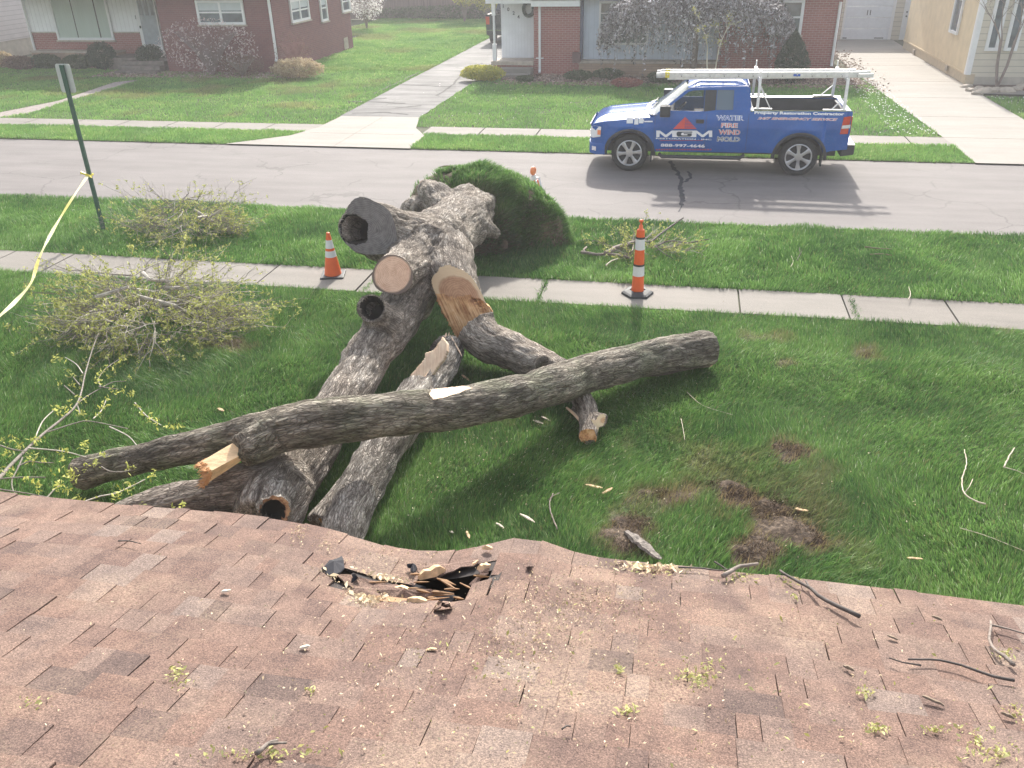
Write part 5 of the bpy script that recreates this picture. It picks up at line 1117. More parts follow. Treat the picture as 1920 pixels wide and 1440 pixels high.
part('wall_infill', BRKD, h1, ((xd0, YL+.03, 0), (xd1, YL+.6, zb)))
part('door_glass', mat('door_glass', (.30,.34,.38), .2, .15), dr, ((xd0+.16, YL+.005, zb+.35), (xd1-.06, YL+.019, EV-.1))); part('door_panes', GLW, dr, *[((xd0+.2+k*.26, YL-.002, zb+1.5+.0), (xd0+.36+k*.26, YL+.004, EV-.2)) for k in range(3)])
part('handle', BLK, dr, ((xd0+.08, YL-.04, zb+1.0), (xd0+.12, YL+.019, zb+1.1)))
mb = MB(); mb.tube([(xa0+.02, YL-.06, EV+.1), (xa0+.02, YL-.06, .5), (xa0+.06, YL-.12, .42)], .05, 6); mb.tube([(xa0-1.2, YL-.5, EV+.05), (xa0-.3, YL-.2, EV-.15), (xa0+.02, YL-.06, EV-.25)], .05, 6); mb.build('downspout', TRIM, h1)
mb = MB(); mb.tube([(xc-.06, YA-.07, EV), (xc-.06, YA-.07, .62), (xc-.06, YA-.16, .5)], .055, 6); mb.build('downspout', TRIM, h1)
window(h1, X1(374,45,YA), X1(462,46,YA), Z1(420,46,YA), Z1(420,0,YA), YA, 2, True, .09, None, .32)
for (a, b_, c_, d_, zt_, cc) in ((546,43,580,36,2.6,2),(602,41,614,38,2.6,1),(641,23,656,21,2.6,1)):
    p0, p1 = V(a, b_, X=xc), V(c_, d_, X=xc); window(h1, p0.y, p1.y, (p0.z+p1.z)/2, zt_, 0, cc, True, .09, None, .3, X=xc)
p0 = V(650,95,X=xc); part('vent', STC, h1, ((xc+.003, p0.y-.25, .12), (xc+.03, p0.y+.25, .62)))
zl = Z1(160,96,YL-.6); px0_ = X1(62,105,YL-.6); px1_ = X1(222,105,YL-.6); part('stone_planter', STN, h1, ((px0_, YL-.65, 0), (px1_, YL-.005, zl-.06))); part('planter_cap', STC, h1, ((px0_-.03, YL-.68, zl-.059), (px1_, YL-.01, zl)))
sx0, sx1 = X1(222,130,YA-.4), xbl-.1
for k in range(3): part('step', STD, h1, ((sx0, YA-.7+k*.36, .15*k+.001), (sx1-.1, YA+.4, .15*(k+1))))
part('landing', STD, h1, ((px1_+.004, YA+.401, 0), (xbl-.01, YL-.012, .52)))
hip(h1, xa0, xc, YA, yb, 3.02)
def sign_text(par, s, x0, z0, h, Y, m, width=None):
    cu = bpy.data.curves.new('t', 'FONT'); cu.body = s; cu.offset = .02; o = bpy.data.objects.new('t', cu); COL.objects.link(o); dg = bpy.context.evaluated_depsgraph_get(); dg.update()
    me = bpy.data.meshes.new_from_object(o.evaluated_get(dg)); bpy.data.objects.remove(o); bpy.data.curves.remove(cu); n = len(me.vertices); co = np.zeros(n*3, np.float32)
    me.vertices.foreach_get('co', co); co = co.reshape(-1, 3); mn, mx = co.min(0), co.max(0); sc = h/(mx[1]-mn[1]); P = np.stack([x0+(co[:, 0]-mn[0])*sc, np.full(n, Y), z0+(co[:, 1]-mn[1])*sc], 1).astype(np.float32)
    me.vertices.foreach_set('co', P.ravel()); me.update(); return link('house_number', me, m, par)
for i, ch_ in enumerate('1044'): sign_text(h1, ch_, X1(253+i*3.2, 33-i*1.3, YL), Z1(253+i*3.2, 36-i*1.3, YL), .15, YL+.022, BLK)
# right brick house with porch
EV = 2.70
h2 = empty('brick_house', (0, YB+4, 0), 'red brick house with white porch panel and pale blue wall behind the weeping tree', 'house')
xp0, xp1 = X1(1001,70,YB), X1(1087,70,YB); xr = X1(1563,120,YB); xs1 = X1(1345,100,YB); yp = YB+.95; xv0 = X1(940,60,yp)
part('brick_pillar', BRK, h2, ((xp0, YB, 0), (xp1, YB+2.5, EV-.12))); part('brick_wall', BRK, h2, ((xs1, YB, 0), (xr, YB+8, EV-.1)))
part('blue_wall', sidingmat('board_pale_blue', (.50,.55,.64), .2, 0, .85, .08), h2, ((xp1+.0, YB+.30, .55), (xs1, YB+6, EV-.1))); part('pillar_navy_gap', mat('navy_strip', (.06,.07,.13), .6), h2, ((xp1+.002, YB+.05, .5), (xp1+.10, YB+.297, EV-.1)))  # navy strip filling the gap between pillar and blue wall
part('stone_planter', STN, h2, ((xp1+.01, YB-.15, 0), (xs1, YB+.29, .46))); part('planter_cap', STC, h2, ((xp1-.05, YB-.19, .461), (xs1, YB+.295, .54)))
part('porch_panel', sidingmat('board_white_fine', (.66,.68,.72), .12, 0, .88, .08), h2, ((xv0, yp, .5), (xp0, yp+5, EV-.05)))
xst = X1(922,115,YB); part('porch_floor', STC, h2, ((xst, YB-.12, .36), (xp0-.002, yp-.002, .50))); part('porch_base', BRK, h2, ((xst+.06, YB-.06, 0), (xp0-.004, yp-.004, .359)))
part('step', CONC, h2, ((X1(936,130,YB-.5), YB-.55, 0), (xp0, YB-.125, .30)), ); part('step', CONC, h2, ((X1(940,145,YB-.9), YB-1.0, 0), (xp0, YB-.551, .15)))
mb = MB(); pX = X1(928,110,YB+.05); mb.box((pX-.07,YB-.02,.5),(pX+.07,YB+.12,1.1)); mb.tube([(pX,YB+.05,1.1),(pX,YB+.05,2.1)], .045, 10); mb.box((pX-.07,YB-.02,2.1),(pX+.07,YB+.12,EV-.1)); mb.build('porch_post', TRIM, h2)
part('fascia', TRIM, h2, ((xst-.1, YB-.35, EV-.17), (xp0-.05, YB-.30, EV-.02)), ((xp0-.05, YB-.32, EV-.28), (xp1+.02, YB-.005, EV-.08)))
mb = MB(); xdn = X1(1012,70,YB-.06); mb.tube([(xdn, YB-.07, EV-.2), (xdn, YB-.07, .22), (xdn, YB-.16, .1)], .05, 6); mb.box((xdn-.14,YB-.12,.6),(xdn+.14,YB-.01,.63)); mb.build('downspout', TRIM, h2)
mb = MB(); xdn = xr-.08; mb.tube([(xdn, YB-.07, EV-.2), (xdn, YB-.07, .5), (xdn, YB-.14, .4)], .05, 6); mb.build('downspout', TRIM, h2)
for k, (a, b_) in enumerate(((943,15),(951,21),(961,28),(970,35))): sign_text(h2, '1024'[k], X1(a,b_,yp-.02), Z1(a,b_,yp-.02), .13, yp-.012, DGR)
wr_ = MB(); wc = V(991,17,Y=yp-.06); wr_.tube([wc+Vector((math.cos(a)*.19, 0, math.sin(a)*.24)) for a in np.linspace(0, 2*math.pi, 25)], .07, 8)
o = wr_.build('wreath', mat('wreath_green', (.05,.075,.07), .9, .6, 40, 1, 60), h2, True)
window(h2, X1(1122,80,YB+.3), X1(1148,80,YB+.3), Z1(1130,84,YB+.3), EV-.15, YB+.3, 1, False, .07, None, 0, 3, sill=False)
window(h2, X1(1148,80,YB+.3)+.01, X1(1215,80,YB+.3), Z1(1130,84,YB+.3), EV-.15, YB+.3, 1, False, .07, None, 0, 0, sill=False)
window(h2, X1(1447,60,YB), X1(1502,60,YB), Z1(1475,65,YB), EV-.12, YB, 1, True, .1)
mb = MB(); mb.box((X1(1080,115,YB)-.1, YB-.35, .5), (X1(1080,115,YB)+.2, YB-.16, .85)); mb.build('utility_box', mat('box_maroon', (.12,.06,.06), .7), h2)
hip(h2, xst+.4, xr, YB, YB+9, EV+.14, .35)
# yellow house
X3 = 9.1; Y3 = 32.1; y3b = G(1692,92).y
h3 = empty('yellow_house', (X3+4, Y3+4, 0), 'yellow stucco house with cream lap front and two tall narrow windows right of the driveway', 'house')
part('side_wall', YST, h3, ((X3, Y3+.0, .36), (X3+.3, y3b, 3.2))); part('front_wall', WSDY, h3, ((X3+.142, Y3-.02, .28), (X3+9, Y3+.3, 3.2))); part('foundation', mat('foundation_tan', (.5,.41,.29), .9, .1), h3, ((X3+.01, Y3-.03, 0), (X3+.29, y3b, .358))); part('foundation_front', FND, h3, ((X3+.291, Y3-.028, 0), (X3+9, Y3+.2, .279)))
part('corner_board', TRIM, h3, ((X3-.02, Y3-.05, .34), (X3+.14, Y3-.003, 3.2)), ((X3-.03, Y3-.002, .34), (X3-.002, Y3+.14, 3.2))); part('ledge', YST, h3, ((X3-.025, Y3+.16, .34), (X3-.002, y3b, .39)))
p0, p1 = V(1782,58,X=X3), V(1797,62,X=X3); p0_ = V(1781,52,X=X3); window(h3, p1.y, p0.y, (p0.z+p1.z)/2-.05, p0.z+1.15, 0, 1, False, .09, None, 0, X=X3, sgn=-1, sill=False); 
for a0, a1, b_ in ((1846,1866,92),(1882,1902,92)):
    window(h3, X1(a0,b_,Y3)-.02, X1(a1,b_,Y3)+.06, Z1(1860,95,Y3), 2.85, Y3-.021, 1, False, .10, None, 0, sill=False)
for a, b_ in ((1776,127),(1714,97)): q = V(a, b_, X=X3-.02); part('vent', STC, h3, ((X3-.06, q.y-.12, q.z-.1), (X3-.026, q.y+.12, q.z+.08)))
hip(h3, X3, X3+9, Y3, y3b, 3.25, .35)
# garage
YG = 45.4; g_ = empty('garage', (8, YG+3, 0), 'white garage with carriage style door at the end of the right driveway', 'garage')
gx0, gx1 = X1(1579,70,YG), X1(1664,72,YG); part('wall', WSDY, g_, ((gx0-2, YG, 0), (gx0-.08, YG+6, 3.1)), ((gx1+.12, YG, 0), (gx1+.5, YG+6, 3.1)), ((gx1+1.6, YG, 0), (gx1+6, YG+6, 3.1)), ((gx0-.08, YG+.05, 2.45), (gx1+1.6, YG+6, 3.1)))
part('door_trim', TRIM, g_, ((gx1+.0, YG-.05, 0), (gx1+.119, YG+.03, 2.5)), ((gx0-.079, YG-.05, 0), (gx0-.001, YG+.03, 2.5)))
gd = part('garage_door', mat('garage_white', (.66,.69,.73), .5, .05), g_, *[((gx0, YG+.0+.004*(k % 2), .02+k*.49), (gx1-.001, YG+.05, .50+k*.49)) for k in range(5)])
part('door_window', GLW, gd, *[((gx0+.12+k*.255, YG-.008, 1.98), (gx0+.33+k*.255, YG-.001, 2.12)) for k in range(8)], *[((gx0+.12+k*.255, YG-.008, 2.14), (gx0+.33+k*.255, YG-.001, 2.3)) for k in range(8)])
part('hinge', BLK, gd, ((gx0+.05, YG-.012, 1.80), (gx0+.3, YG-.002, 1.84)), ((gx1-.4, YG-.012, 1.80), (gx1-.05, YG-.002, 1.84)), ((gx0+.02, YG-.012, .08), (gx0+.2, YG-.002, .12)), ((gx1-.6, YG-.012, .08), (gx1-.2, YG-.002, .12))); part('handle', BLK, gd, (((gx0+gx1)/2-.08, YG-.03, 1.1), ((gx0+gx1)/2-.05, YG-.002, 1.32)), (((gx0+gx1)/2+.05, YG-.03, 1.1), ((gx0+gx1)/2+.08, YG-.002, 1.32)))
sd_ = part('side_door', TRIM, g_, ((gx1+.5, YG, .02), (gx1+1.6, YG+.06, 2.35))); part('pane', GLW, sd_, *[((gx1+.85+i*.2, YG-.008, 1.15+k*.36), (gx1+1.02+i*.2, YG-.001, 1.48+k*.36)) for i in range(3) for k in range(3)]); part('handle', BLK, sd_, ((gx1+.62, YG-.05, 1.02), (gx1+.68, YG-.001, 1.08)), ((gx1+.62, YG-.03, 1.2), (gx1+.68, YG-.001, 1.26)))
hip(g_, gx0-2, gx1+6, YG, YG+6, 3.15, .4)
# far left neighbour
xl = V(45,86,Y=38.5).x; h0 = empty('lavender_house', (xl-4, 42, 0), 'pale lap sided house wall at the far upper left behind the downspout', 'house')
part('wall', LAV, h0, ((xl-8, 33, .75), (xl, 48, 3.0))); part('foundation', FND, h0, ((xl-8, 33.02, 0), (xl-.03, 47.9, .749))); hip(h0, xl-8, xl, 33, 48, 3.05, .4)
# back fence
m, t, b_ = newmat('fence_brown'); v_ = coords(t); sx_ = N(t, 'ShaderNodeSeparateXYZ'); t.links.new(v_, sx_.inputs[0]); nn_ = nz(t, coords(t, scale=(7, 1, .1)), 1.0, 2)
t.links.new(ramp(t, nn_, [(.35, (.13,.095,.09)), (.6, (.19,.14,.13))]), b_.inputs['Base Color']); b_.inputs['Roughness'].default_value = .9; FNM = m
fe = empty('back_fence', (-15, 57, 0), 'tall brown board fence across the back of the far lawn', 'fence')
mb = MB(); x = -40.
while x < 6: mb.box((x, 57, .03), (x+.135, 57.02+.006*R.random(), 2.75+.02*R.random())); x += .142
mb.build('boards', FNM, fe); part('rail', FNM, fe, ((-40, 57.03, .5), (6, 57.08, .6)), ((-40, 57.03, 2.2), (6, 57.08, 2.3)))
# ---------------- plants
def leaves(n, P, s, flat=.9, seed=0, droop=0):
    r_ = np.random.default_rng(seed); a = r_.normal(0, 1, (n, 3)); a[:, 2] *= flat; a /= np.linalg.norm(a, axis=1)[:, None]; b_ = np.cross(a, r_.normal(0, 1, (n, 3))); b_ /= np.linalg.norm(b_, axis=1)[:, None]
    L = (s*(.5+r_.random(n)))[:, None]; X = np.stack([P-a*L, P+b_*L*.36, P+a*L, P-b_*L*.36], 1).reshape(-1, 3); return X, np.arange(4*n).reshape(-1, 4)
def shrub(nm, c, rx, ry, h, m, n, s, label, cat='shrub', group=None, cone=False, stems=8, stm=None, z0=.05, shell=.5, parts=('foliage', 'stem')):
    c = Vector((c[0], c[1], 0)); root = empty(nm, c, label, cat, group); r_ = np.random.default_rng(int(abs(c.x*100)+n)); d = r_.normal(0, 1, (n, 3)); d /= np.linalg.norm(d, axis=1)[:, None]
    q = (shell+(1-shell)*r_.random(n)**.6); P = d*q[:, None]; P *= (1+.35*(fbm(d, 2.3, 2, n % 7)-.5))[:, None]
    z = (P[:, 2]+1)/2; 
    if cone: P[:, 0] *= (1.08-z)**.7*1.05; P[:, 1] *= (1.08-z)**.7*1.05
    P = np.stack([c.x+P[:, 0]*rx, c.y+P[:, 1]*ry, z0+z*(h-z0)], 1); cl = fbm(P, 5, 2, 3); k = cl > .33; P = P[k]
    X, F = leaves(len(P), P, s, .9, n); tn = np.clip(.1+.9*r_.random(len(P)), 0, 1); npmesh(parts[0], X, F, m, root, dict(tint=np.repeat(tn, 4)))
    mb = MB()
    for i in range(stems):
        a = 2*math.pi*i/stems; e = Vector((math.cos(a)*rx*.6, math.sin(a)*ry*.6, h*.75)); mb.tube([c+Vector((0,0,.0)), c+e*.45+Vector((0,0,h*.08)), c+e], [.02,.014,.006], 4)
    mb.build(parts[1], stm or STK, root); return root
EVG = leafmat('leaf_evergreen', (.018,.04,.02), (.045,.085,.04), .2); DRK = leafmat('leaf_low_green', (.04,.07,.03), (.11,.14,.06), .3); BRN = leafmat('leaf_brown', (.12,.07,.055), (.26,.17,.13), .3, .8)
YLW = leafmat('leaf_yellow_green', (.25,.28,.05), (.68,.62,.14), .35); TAN = leafmat('grass_tan', (.30,.22,.13), (.58,.48,.32), .4, .8); PINK = leafmat('blossom_pink', (.52,.42,.42), (.85,.74,.72), .4); WHB = leafmat('blossom_white', (.45,.42,.42), (.88,.85,.82), .4); REDP = leafmat('leaf_red', (.22,.08,.07), (.42,.18,.14), .3)
def gp(a, b_): g = G(a, b_); return (g.x, g.y)
shrub('evergreen_shrub', gp(197,133), .62, .5, 1.15, EVG, 9000, .035, 'dark rounded evergreen shrub left of the front steps', group='evergreens by the steps')
shrub('evergreen_shrub', gp(288,133), .60, .5, 1.05, EVG, 9000, .035, 'dark rounded evergreen shrub right of the front steps', group='evergreens by the steps')
shrub('low_shrub', gp(150,131), .75, .5, .62, DRK, 4000, .04, 'low olive shrub directly left of the dark evergreen'); shrub('low_shrub', gp(88,130), .75, .5, .62, DRK, 4500, .04, 'low dark green shrub in the left planting row'); shrub('low_shrub', gp(40,132), .85, .5, .6, BRN, 4200, .04, 'low maroon brown shrub near the left picture edge')
shrub('grass_clump', gp(5,128), .6, .5, .7, TAN, 3500, .06, 'tan dry grass clump at the left picture edge', 'grass clump')
shrub('magnolia_shrub', gp(400,143), 2.2, .9, 2.2, PINK, 1500, .05, 'wide twiggy shrub with pink white blossoms before the maroon brick wall', shell=.6, stems=60, stm=mat('twig_mauve', (.20,.14,.14), .9), parts=('blossom', 'twigs'))
shrub('magnolia_shrub', gp(455,145), 1.0, .6, .9, BRN, 2500, .03, 'low bare brown shrub at the foot of the blossoming shrub', stems=40)
shrub('grass_clump', gp(560,148), 1.1, .6, .75, TAN, 3800, .05, 'dry tan grass and leaves heap at the brick house corner', 'grass clump', stems=20); shrub('red_stem_shrub', gp(555,142), .9, .5, 1.6, BRN, 900, .03, 'thin reddish stemmed shrub beside the downspout at the house corner', stems=70, stm=mat('twig_red', (.28,.14,.13), .9))
shrub('forsythia', gp(905,154), .85, .45, .6, YLW, 7000, .04, 'yellow green clump beside the porch steps'); shrub('cone_evergreen', gp(1480,158), .75, .6, 1.75, EVG, 12000, .035, 'dark cone shaped evergreen before the brick wall behind the truck', cone=True)
shrub('low_shrub', gp(1175,166), .55, .4, .35, REDP, 1800, .04, 'small reddish shrub in the mulch bed before the truck hood'); shrub('low_shrub', gp(1240,158), .5, .4, .45, DRK, 2000, .04, 'small green shrub in the mulch bed above the truck windshield')
shrub('low_shrub', gp(1085,153), .55, .35, .4, DRK, 1800, .04, 'small green plant at the foot of the brick pillar'); shrub('low_shrub', gp(985,156), .35, .25, .28, DRK, 1300, .03, 'tiny dark plant beside the lowest porch step'); shrub('low_shrub', gp(1140,150), .6, .35, .4, DRK, 1800, .04, 'small green plant along the stone planter')
shrub('box_shrub', gp(1916,150), .5, .5, 1.35, EVG, 7000, .035, 'green shrub at the right picture edge before the cream wall')
shrub('blossom_tree', (V(684,12,Y=50.5).x, 50.5), 1.3, 1.2, 3.6, WHB, 4200, .06, 'white blossoming tree beyond the corner of the left brick house', 'tree', stems=24, z0=.5, parts=('crown', 'branches')); shrub('forsythia', (V(870,12,Y=54.6).x, 54.6), 1.1, .6, 3.0, YLW, 5000, .06, 'tall yellow forsythia against the back fence', z0=.9, stems=20); shrub('forsythia', (V(915,12,Y=54.8).x, 54.8), 1.0, .6, 2.7, YLW, 4000, .06, 'second yellow forsythia behind the dark parked truck', z0=.6, stems=20)
shrub('ground_ivy', (-13.5, 56.3), 7.5, .5, .9, DRK, 9000, .06, 'dark green growth along the foot of the back fence', 'ivy', stems=4)
# mulch beds
def bed(pts, z, nm='mulch_bed', m=MULCH): sheet(nm, pts, z, m)
bed([(-6.9, YB-1.9), (-4, YB-2.5), (2, YB-2.8), (5.9, YB-2.9), (5.9, YB-.0), (-6.9, YB-.0)], .025); bed([(xc-7.6, YA-1.4), (xc-1, YA-1.7), (xc+1.3, YA-1.1), (xc+1.2, YA+.8), (xc-7.6, YA)], .025); bed([(-34,YA-1.5),(sx0-.1,YA-1.4),(sx0-.1,YA),(-34,YA)], .025)
bed([(9.1,31.05),(16,30.45),(16,32.1),(9.1,32.1)], .03)
LEAFL = leafmat('leaf_litter', (.20,.13,.10), (.50,.40,.33), .1, .9)
P = np.concatenate([np.stack([rng.uniform(-6.8, 5.8, 5000), rng.uniform(YB-2.7, YB-.2, 5000), rng.uniform(.03, .09, 5000)], 1), np.stack([rng.uniform(xc-7.5, xc+1.2, 3000), rng.uniform(YA-1.5, YA, 3000), rng.uniform(.03, .09, 3000)], 1), np.stack([rng.normal(5.9, .35, 900), rng.uniform(30, 41, 900), rng.uniform(.045, .08, 900)], 1)])
X, F = leaves(len(P), P, .05, .3, 4); tag(npmesh('leaf_litter', X, F, LEAFL, None, dict(tint=np.repeat(rng.random(len(P)), 4))), 'dry leaf litter in the planting beds of the far houses', 'leaf litter', None, 'stuff')
# edging stones
for i, (a, b_, s_) in enumerate(((1813,163,.22),(1822,170,.2),(1832,176,.2),(1836,166,.18),(1850,172,.3),(1868,170,.25),(1885,171,.28),(1905,168,.22),(1916,162,.2))):
    c = G(a, b_, .05); bm = bmesh.new(); bmesh.ops.create_icosphere(bm, subdivisions=2, radius=1)
    for v in bm.verts: k = 1+.35*(R.random()-.5); v.co = Vector((v.co.x*s_*k, v.co.y*s_*.7*k, max(-.3, v.co.z)*s_*.5*k))+c
    me = bpy.data.meshes.new('s'); bm.to_mesh(me); bm.free(); tag(link('edging_stone', me, STC), ['pale edging stone nearest the yellow house corner','lower pale edging stone by the driveway','small edging stone at the path bend','flat edging stone behind the bend','broad low edging stone left of the bare tree','rounded edging stone below the bare tree','long edging stone right of the bare tree','edging stone near the green shrub','rightmost edging stone at the picture edge'][i], 'stone', 'edging stones of the right bed')
# trees with twigs
def twigs(mb, p, d, L, r, depth, n=6, spread=.5, droop=0., tips=None, bend=.25, seed=None):
    pts = [Vector(p)]; d = Vector(d).normalized()
    for k in range(n):
        d = (d+Vector((R.uniform(-bend,bend), R.uniform(-bend,bend), R.uniform(-bend,bend)-droop))).normalized(); pts.append(pts[-1]+d*L/n)
    mb.tube(pts, [max(.002, r*(1-.75*k/n)) for k in range(n+1)], 5 if r > .012 else 3, False)
    if tips is not None: tips += pts[n//2:] if depth == 0 else pts[-1:]
    if depth > 0:
        for k in range(2, n+1):
            if R.random() < .85: twigs(mb, pts[k], d+Vector((R.uniform(-1,1), R.uniform(-1,1), R.uniform(-.8,1)))*spread*1.6, L*R.uniform(.35,.6), r*.5, depth-1, max(3, n-1), spread, droop, tips, bend)
wc_ = Vector((*gp(1297,148), 0)); wt_ = empty('weeping_tree', wc_, 'weeping blossom tree with a wide mop crown behind the truck roof', 'tree')
mb = MB(); mb.tube([wc_, wc_+Vector((.05,.02,1.0)), wc_+Vector((0,0,1.9))], [.12,.1,.1], 8); mb.build('trunk', STK, wt_, True)
mb = MB(); tips = []; strands = []
for i in range(1250):
    a = R.uniform(0, 2*math.pi); q = R.random()**.5; rx_, ry_ = 3.15, 1.75
    tp = wc_+Vector((math.cos(a)*q*rx_, math.sin(a)*q*ry_, 1.95+1.35*math.sqrt(max(0, 1-q*q))+R.uniform(-.1,.1)))
    if i % 6 == 0: mb.tube([wc_+Vector((0,0,1.8)), wc_.lerp(tp, .5)+Vector((0,0,1.5)), tp], [.035,.02,.008], 4, False)
    L = R.uniform(.6, 1.45)*(.6+.7*q); pts = [tp]; dx = Vector((math.cos(a)*.25, math.sin(a)*.2, 0))
    if math.cos(a) > .0 and math.cos(a) < .55 and R.random() < .35: L *= .5
    for k in range(6): dx *= .6; pts.append(pts[-1]+Vector((dx.x+R.uniform(-.05,.05), dx.y+R.uniform(-.05,.05), -L/6)))
    mb.tube(pts, .005, 3, False); strands += pts[:-1] and [pts[j].lerp(pts[j+1], R.random()) for j in range(6) for _ in range(4)]
mb.build('branches', mat('twig_grey', (.24,.21,.21), .9), wt_)
P = np.array([list(p) for p in strands])+rng.normal(0, .035, (len(strands), 3)); X, F = leaves(len(P), P, .055, 1, 6); tn = np.where(rng.random(len(P)) < .3, 0, rng.random(len(P)))
WEEP = leafmat('blossom_grey', (.10,.09,.08), (.86,.82,.86), .35); npmesh('blossom', X, F, WEEP, wt_, dict(tint=np.repeat(tn, 4)))
def baretree(nm, c, h, label, stems, m, leaf=None, tilt=.4, L0=.5, r=.03, depth=2):
    rt = empty(nm, c, label, 'tree'); mb = MB(); tips = []
    for i in range(stems):
        a = 2*math.pi*i/stems+.5; d = Vector((math.cos(a)*tilt, math.sin(a)*tilt*.6, 1)); pts = [Vector(c), Vector(c)+d*h*.25, Vector(c)+Vector((d.x*.7, d.y*.7, d.z))*h*.5]; mb.tube(pts, [r, r*.8, r*.6], 6, False)
        twigs(mb, pts[-1], d, h*.45, r*.6, depth, 6, .6, 0, tips)
    mb.build('branches', m, rt)
    if leaf:
        P = np.array([list(p) for p in tips]); P = np.repeat(P, 3, 0)+rng.normal(0, .03, (len(P)*3, 3)); X, F = leaves(len(P), P, .03, 1, 9); npmesh('buds', X, F, leaf, rt, dict(tint=np.repeat(rng.random(len(P)), 4)))
baretree('young_tree', G(1330,170), 2.3, 'small bare young tree with pale twigs behind the truck cab', 2, mat('twig_pale', (.6,.53,.42), .8), YLW, .25, r=.03)
baretree('crepe_tree', G(1868,168), 3.0, 'multi stemmed leafless tree before the narrow windows of the cream wall', 4, mat('twig_brown', (.24,.19,.17), .85), None, .28, r=.04, depth=2)
# garden clutter at the far left house corner
hs = empty('garden_hose', G(50,103), 'coiled green hose and tools leaning by the left downspout', 'hose'); c = G(45,98)
mb = MB(); 
for k in range(5): mb.tube([c+Vector((math.cos(a)*(.28+.03*k), -.1*k*.3, .38+math.sin(a)*(.3+.02*k))) for a in np.linspace(0, 2*math.pi, 17)], .018, 5)
mb.build('coil', mat('hose_green', (.06,.16,.12), .6), hs, True); mb = MB(); [mb.tube([c+Vector((x,.1,0)), c+Vector((x-.35,.35,1.15))], .018, 5) for x in (-.3,.05,.3)]; mb.build('pole', STKP, hs)
# ---------------- street things
ORG = mat('cone_orange', (.80,.13,.03), .45, .08); RFW = mat('reflective_white', (.72,.72,.74), .35, .05); GRN = mat('post_green', (.03,.085,.06), .5, .15); GLV = mat('galvanised', (.55,.56,.56), .4, .1, metal=.5)
def stripes(mb, prof_at, zs, n=28, base=Vector((0,0,0))):
    for z0, z1, mi, dr_ in zs:
        mb.cur = mi; r0, r1 = prof_at(z0)+dr_, prof_at(z1)+dr_; vs = [base+Vector((r*math.cos(2*math.pi*k/n), r*math.sin(2*math.pi*k/n), z)) for r, z in ((r0, z0), (r1, z1)) for k in range(n)]
        mb.add(vs, [(k, (k+1) % n, n+(k+1) % n, n+k) for k in range(n)])
cp_ = G(625,517,.03); cn = empty('traffic_cone', cp_, 'orange cone with two white bands standing on the sidewalk left of the tree', 'traffic cone')
mb = MB(); pr = lambda z: .135-.105*(z-.03)/.67
stripes(mb, pr, [(.03,.70,0,0)], base=cp_); mb.lathe([(.001,.70),(.03,.70),(.027,.712),(.001,.714)], 16, Matrix.Translation(cp_)); mb.cur = 0; mb.build('cone_body', ORG, cn, True)
for z0, z1 in ((.33,.43),(.47,.60)): mb = MB(); stripes(mb, pr, [(z0,z1,0,.002)], base=cp_); mb.build('reflective_band', RFW, cn, True)
mb = MB(); mb.box((-.185,-.185,0),(.185,.185,.035)); mb.v = [tuple(Matrix.Translation(cp_) @ Matrix.Rotation(.25, 4, 'Z') @ Vector(v)) for v in mb.v]; mb.build('base', BLK, cn, bevel=.012)
dp = G(1195,551,.03); dl = empty('delineator', dp, 'tall orange and white tube marker on a black hexagonal base on the sidewalk', 'delineator')
pr = lambda z: .092-.035*(z-.05)/.95
mb = MB(); stripes(mb, pr, [(.05,.98,0,0)], base=dp); mb.lathe([(.055,.98),(.05,.99),(.03,1.0),(.028,1.05),(.016,1.06),(.016,1.10),(.03,1.105),(.03,1.13),(.01,1.14)], 16, Matrix.Translation(dp)); mb.build('tube', ORG, dl, True)
for z0, z1, m_ in ((.30,.45,RFW),(.70,.86,RFW)): mb = MB(); stripes(mb, pr, [(z0,z1,0,.003)], base=dp); mb.build('reflective_band', m_, dl, True)
for z0, z1 in ((.45,.48),(.86,.89)): mb = MB(); stripes(mb, pr, [(z0,z1,0,.006)], base=dp); mb.build('strap', BLK, dl, True)
mb = MB(); mb.lathe([(.05,.05),(.11,.05),(.12,.07),(.2,.05),(.235,.035),(.24,0),(.05,0)], 6, Matrix.Translation(dp) @ Matrix.Rotation(.15, 4, 'Z')); mb.build('base', BLK, dl, fixn=True)
# barricade with amber light behind the root plate
bp = V(1000,352,Y=15.75); bx_, by_ = bp.x, 15.75; br_ = empty('barricade', (bx_, by_, 0), 'orange and white folding barricade with an amber lamp behind the grassy root plate', 'barricade')
Mb = Matrix.Translation((bx_, by_, 0)) @ Matrix.Rotation(rad(72), 4, 'Z') @ Matrix.Scale(.66, 4)
def bb(nm, m, par, *bs):
    mb = MB(); [mb.box(x[0], x[1], Mb) for x in bs]; return mb.build(nm, m, par)
for s in (-1, 1):
    mb = MB(); 
    for x in (-.28, .28): mb.beam(Mb @ Vector((x, s*.28, 0)), Mb @ Vector((x, s*.03, 1.0)), .04, .03)
    mb.build('leg', RFW, br_)
    for k, (z0, z1) in enumerate(((.72,.95),(.38,.6))):
        yy = lambda z: s*(.28-.25*z); mb = MB()
        for i in range(6):
            mb.cur = i % 2; x0 = -.3+i*.1; P = [Mb @ Vector((x0+dx, yy(z)+s*.02, z)) for dx, z in ((0,z0),(.1,z0),(.1,z1),(0,z1))]; mb.prism(P, Mb.to_3x3() @ Vector((0,-s*.018,0)))
        mb.build('board', [ORG, RFW], br_, fixn=True)
lb_ = bb('lamp_base', RFW, br_, ((-.09,-.04,.98),(.09,.04,1.12)))
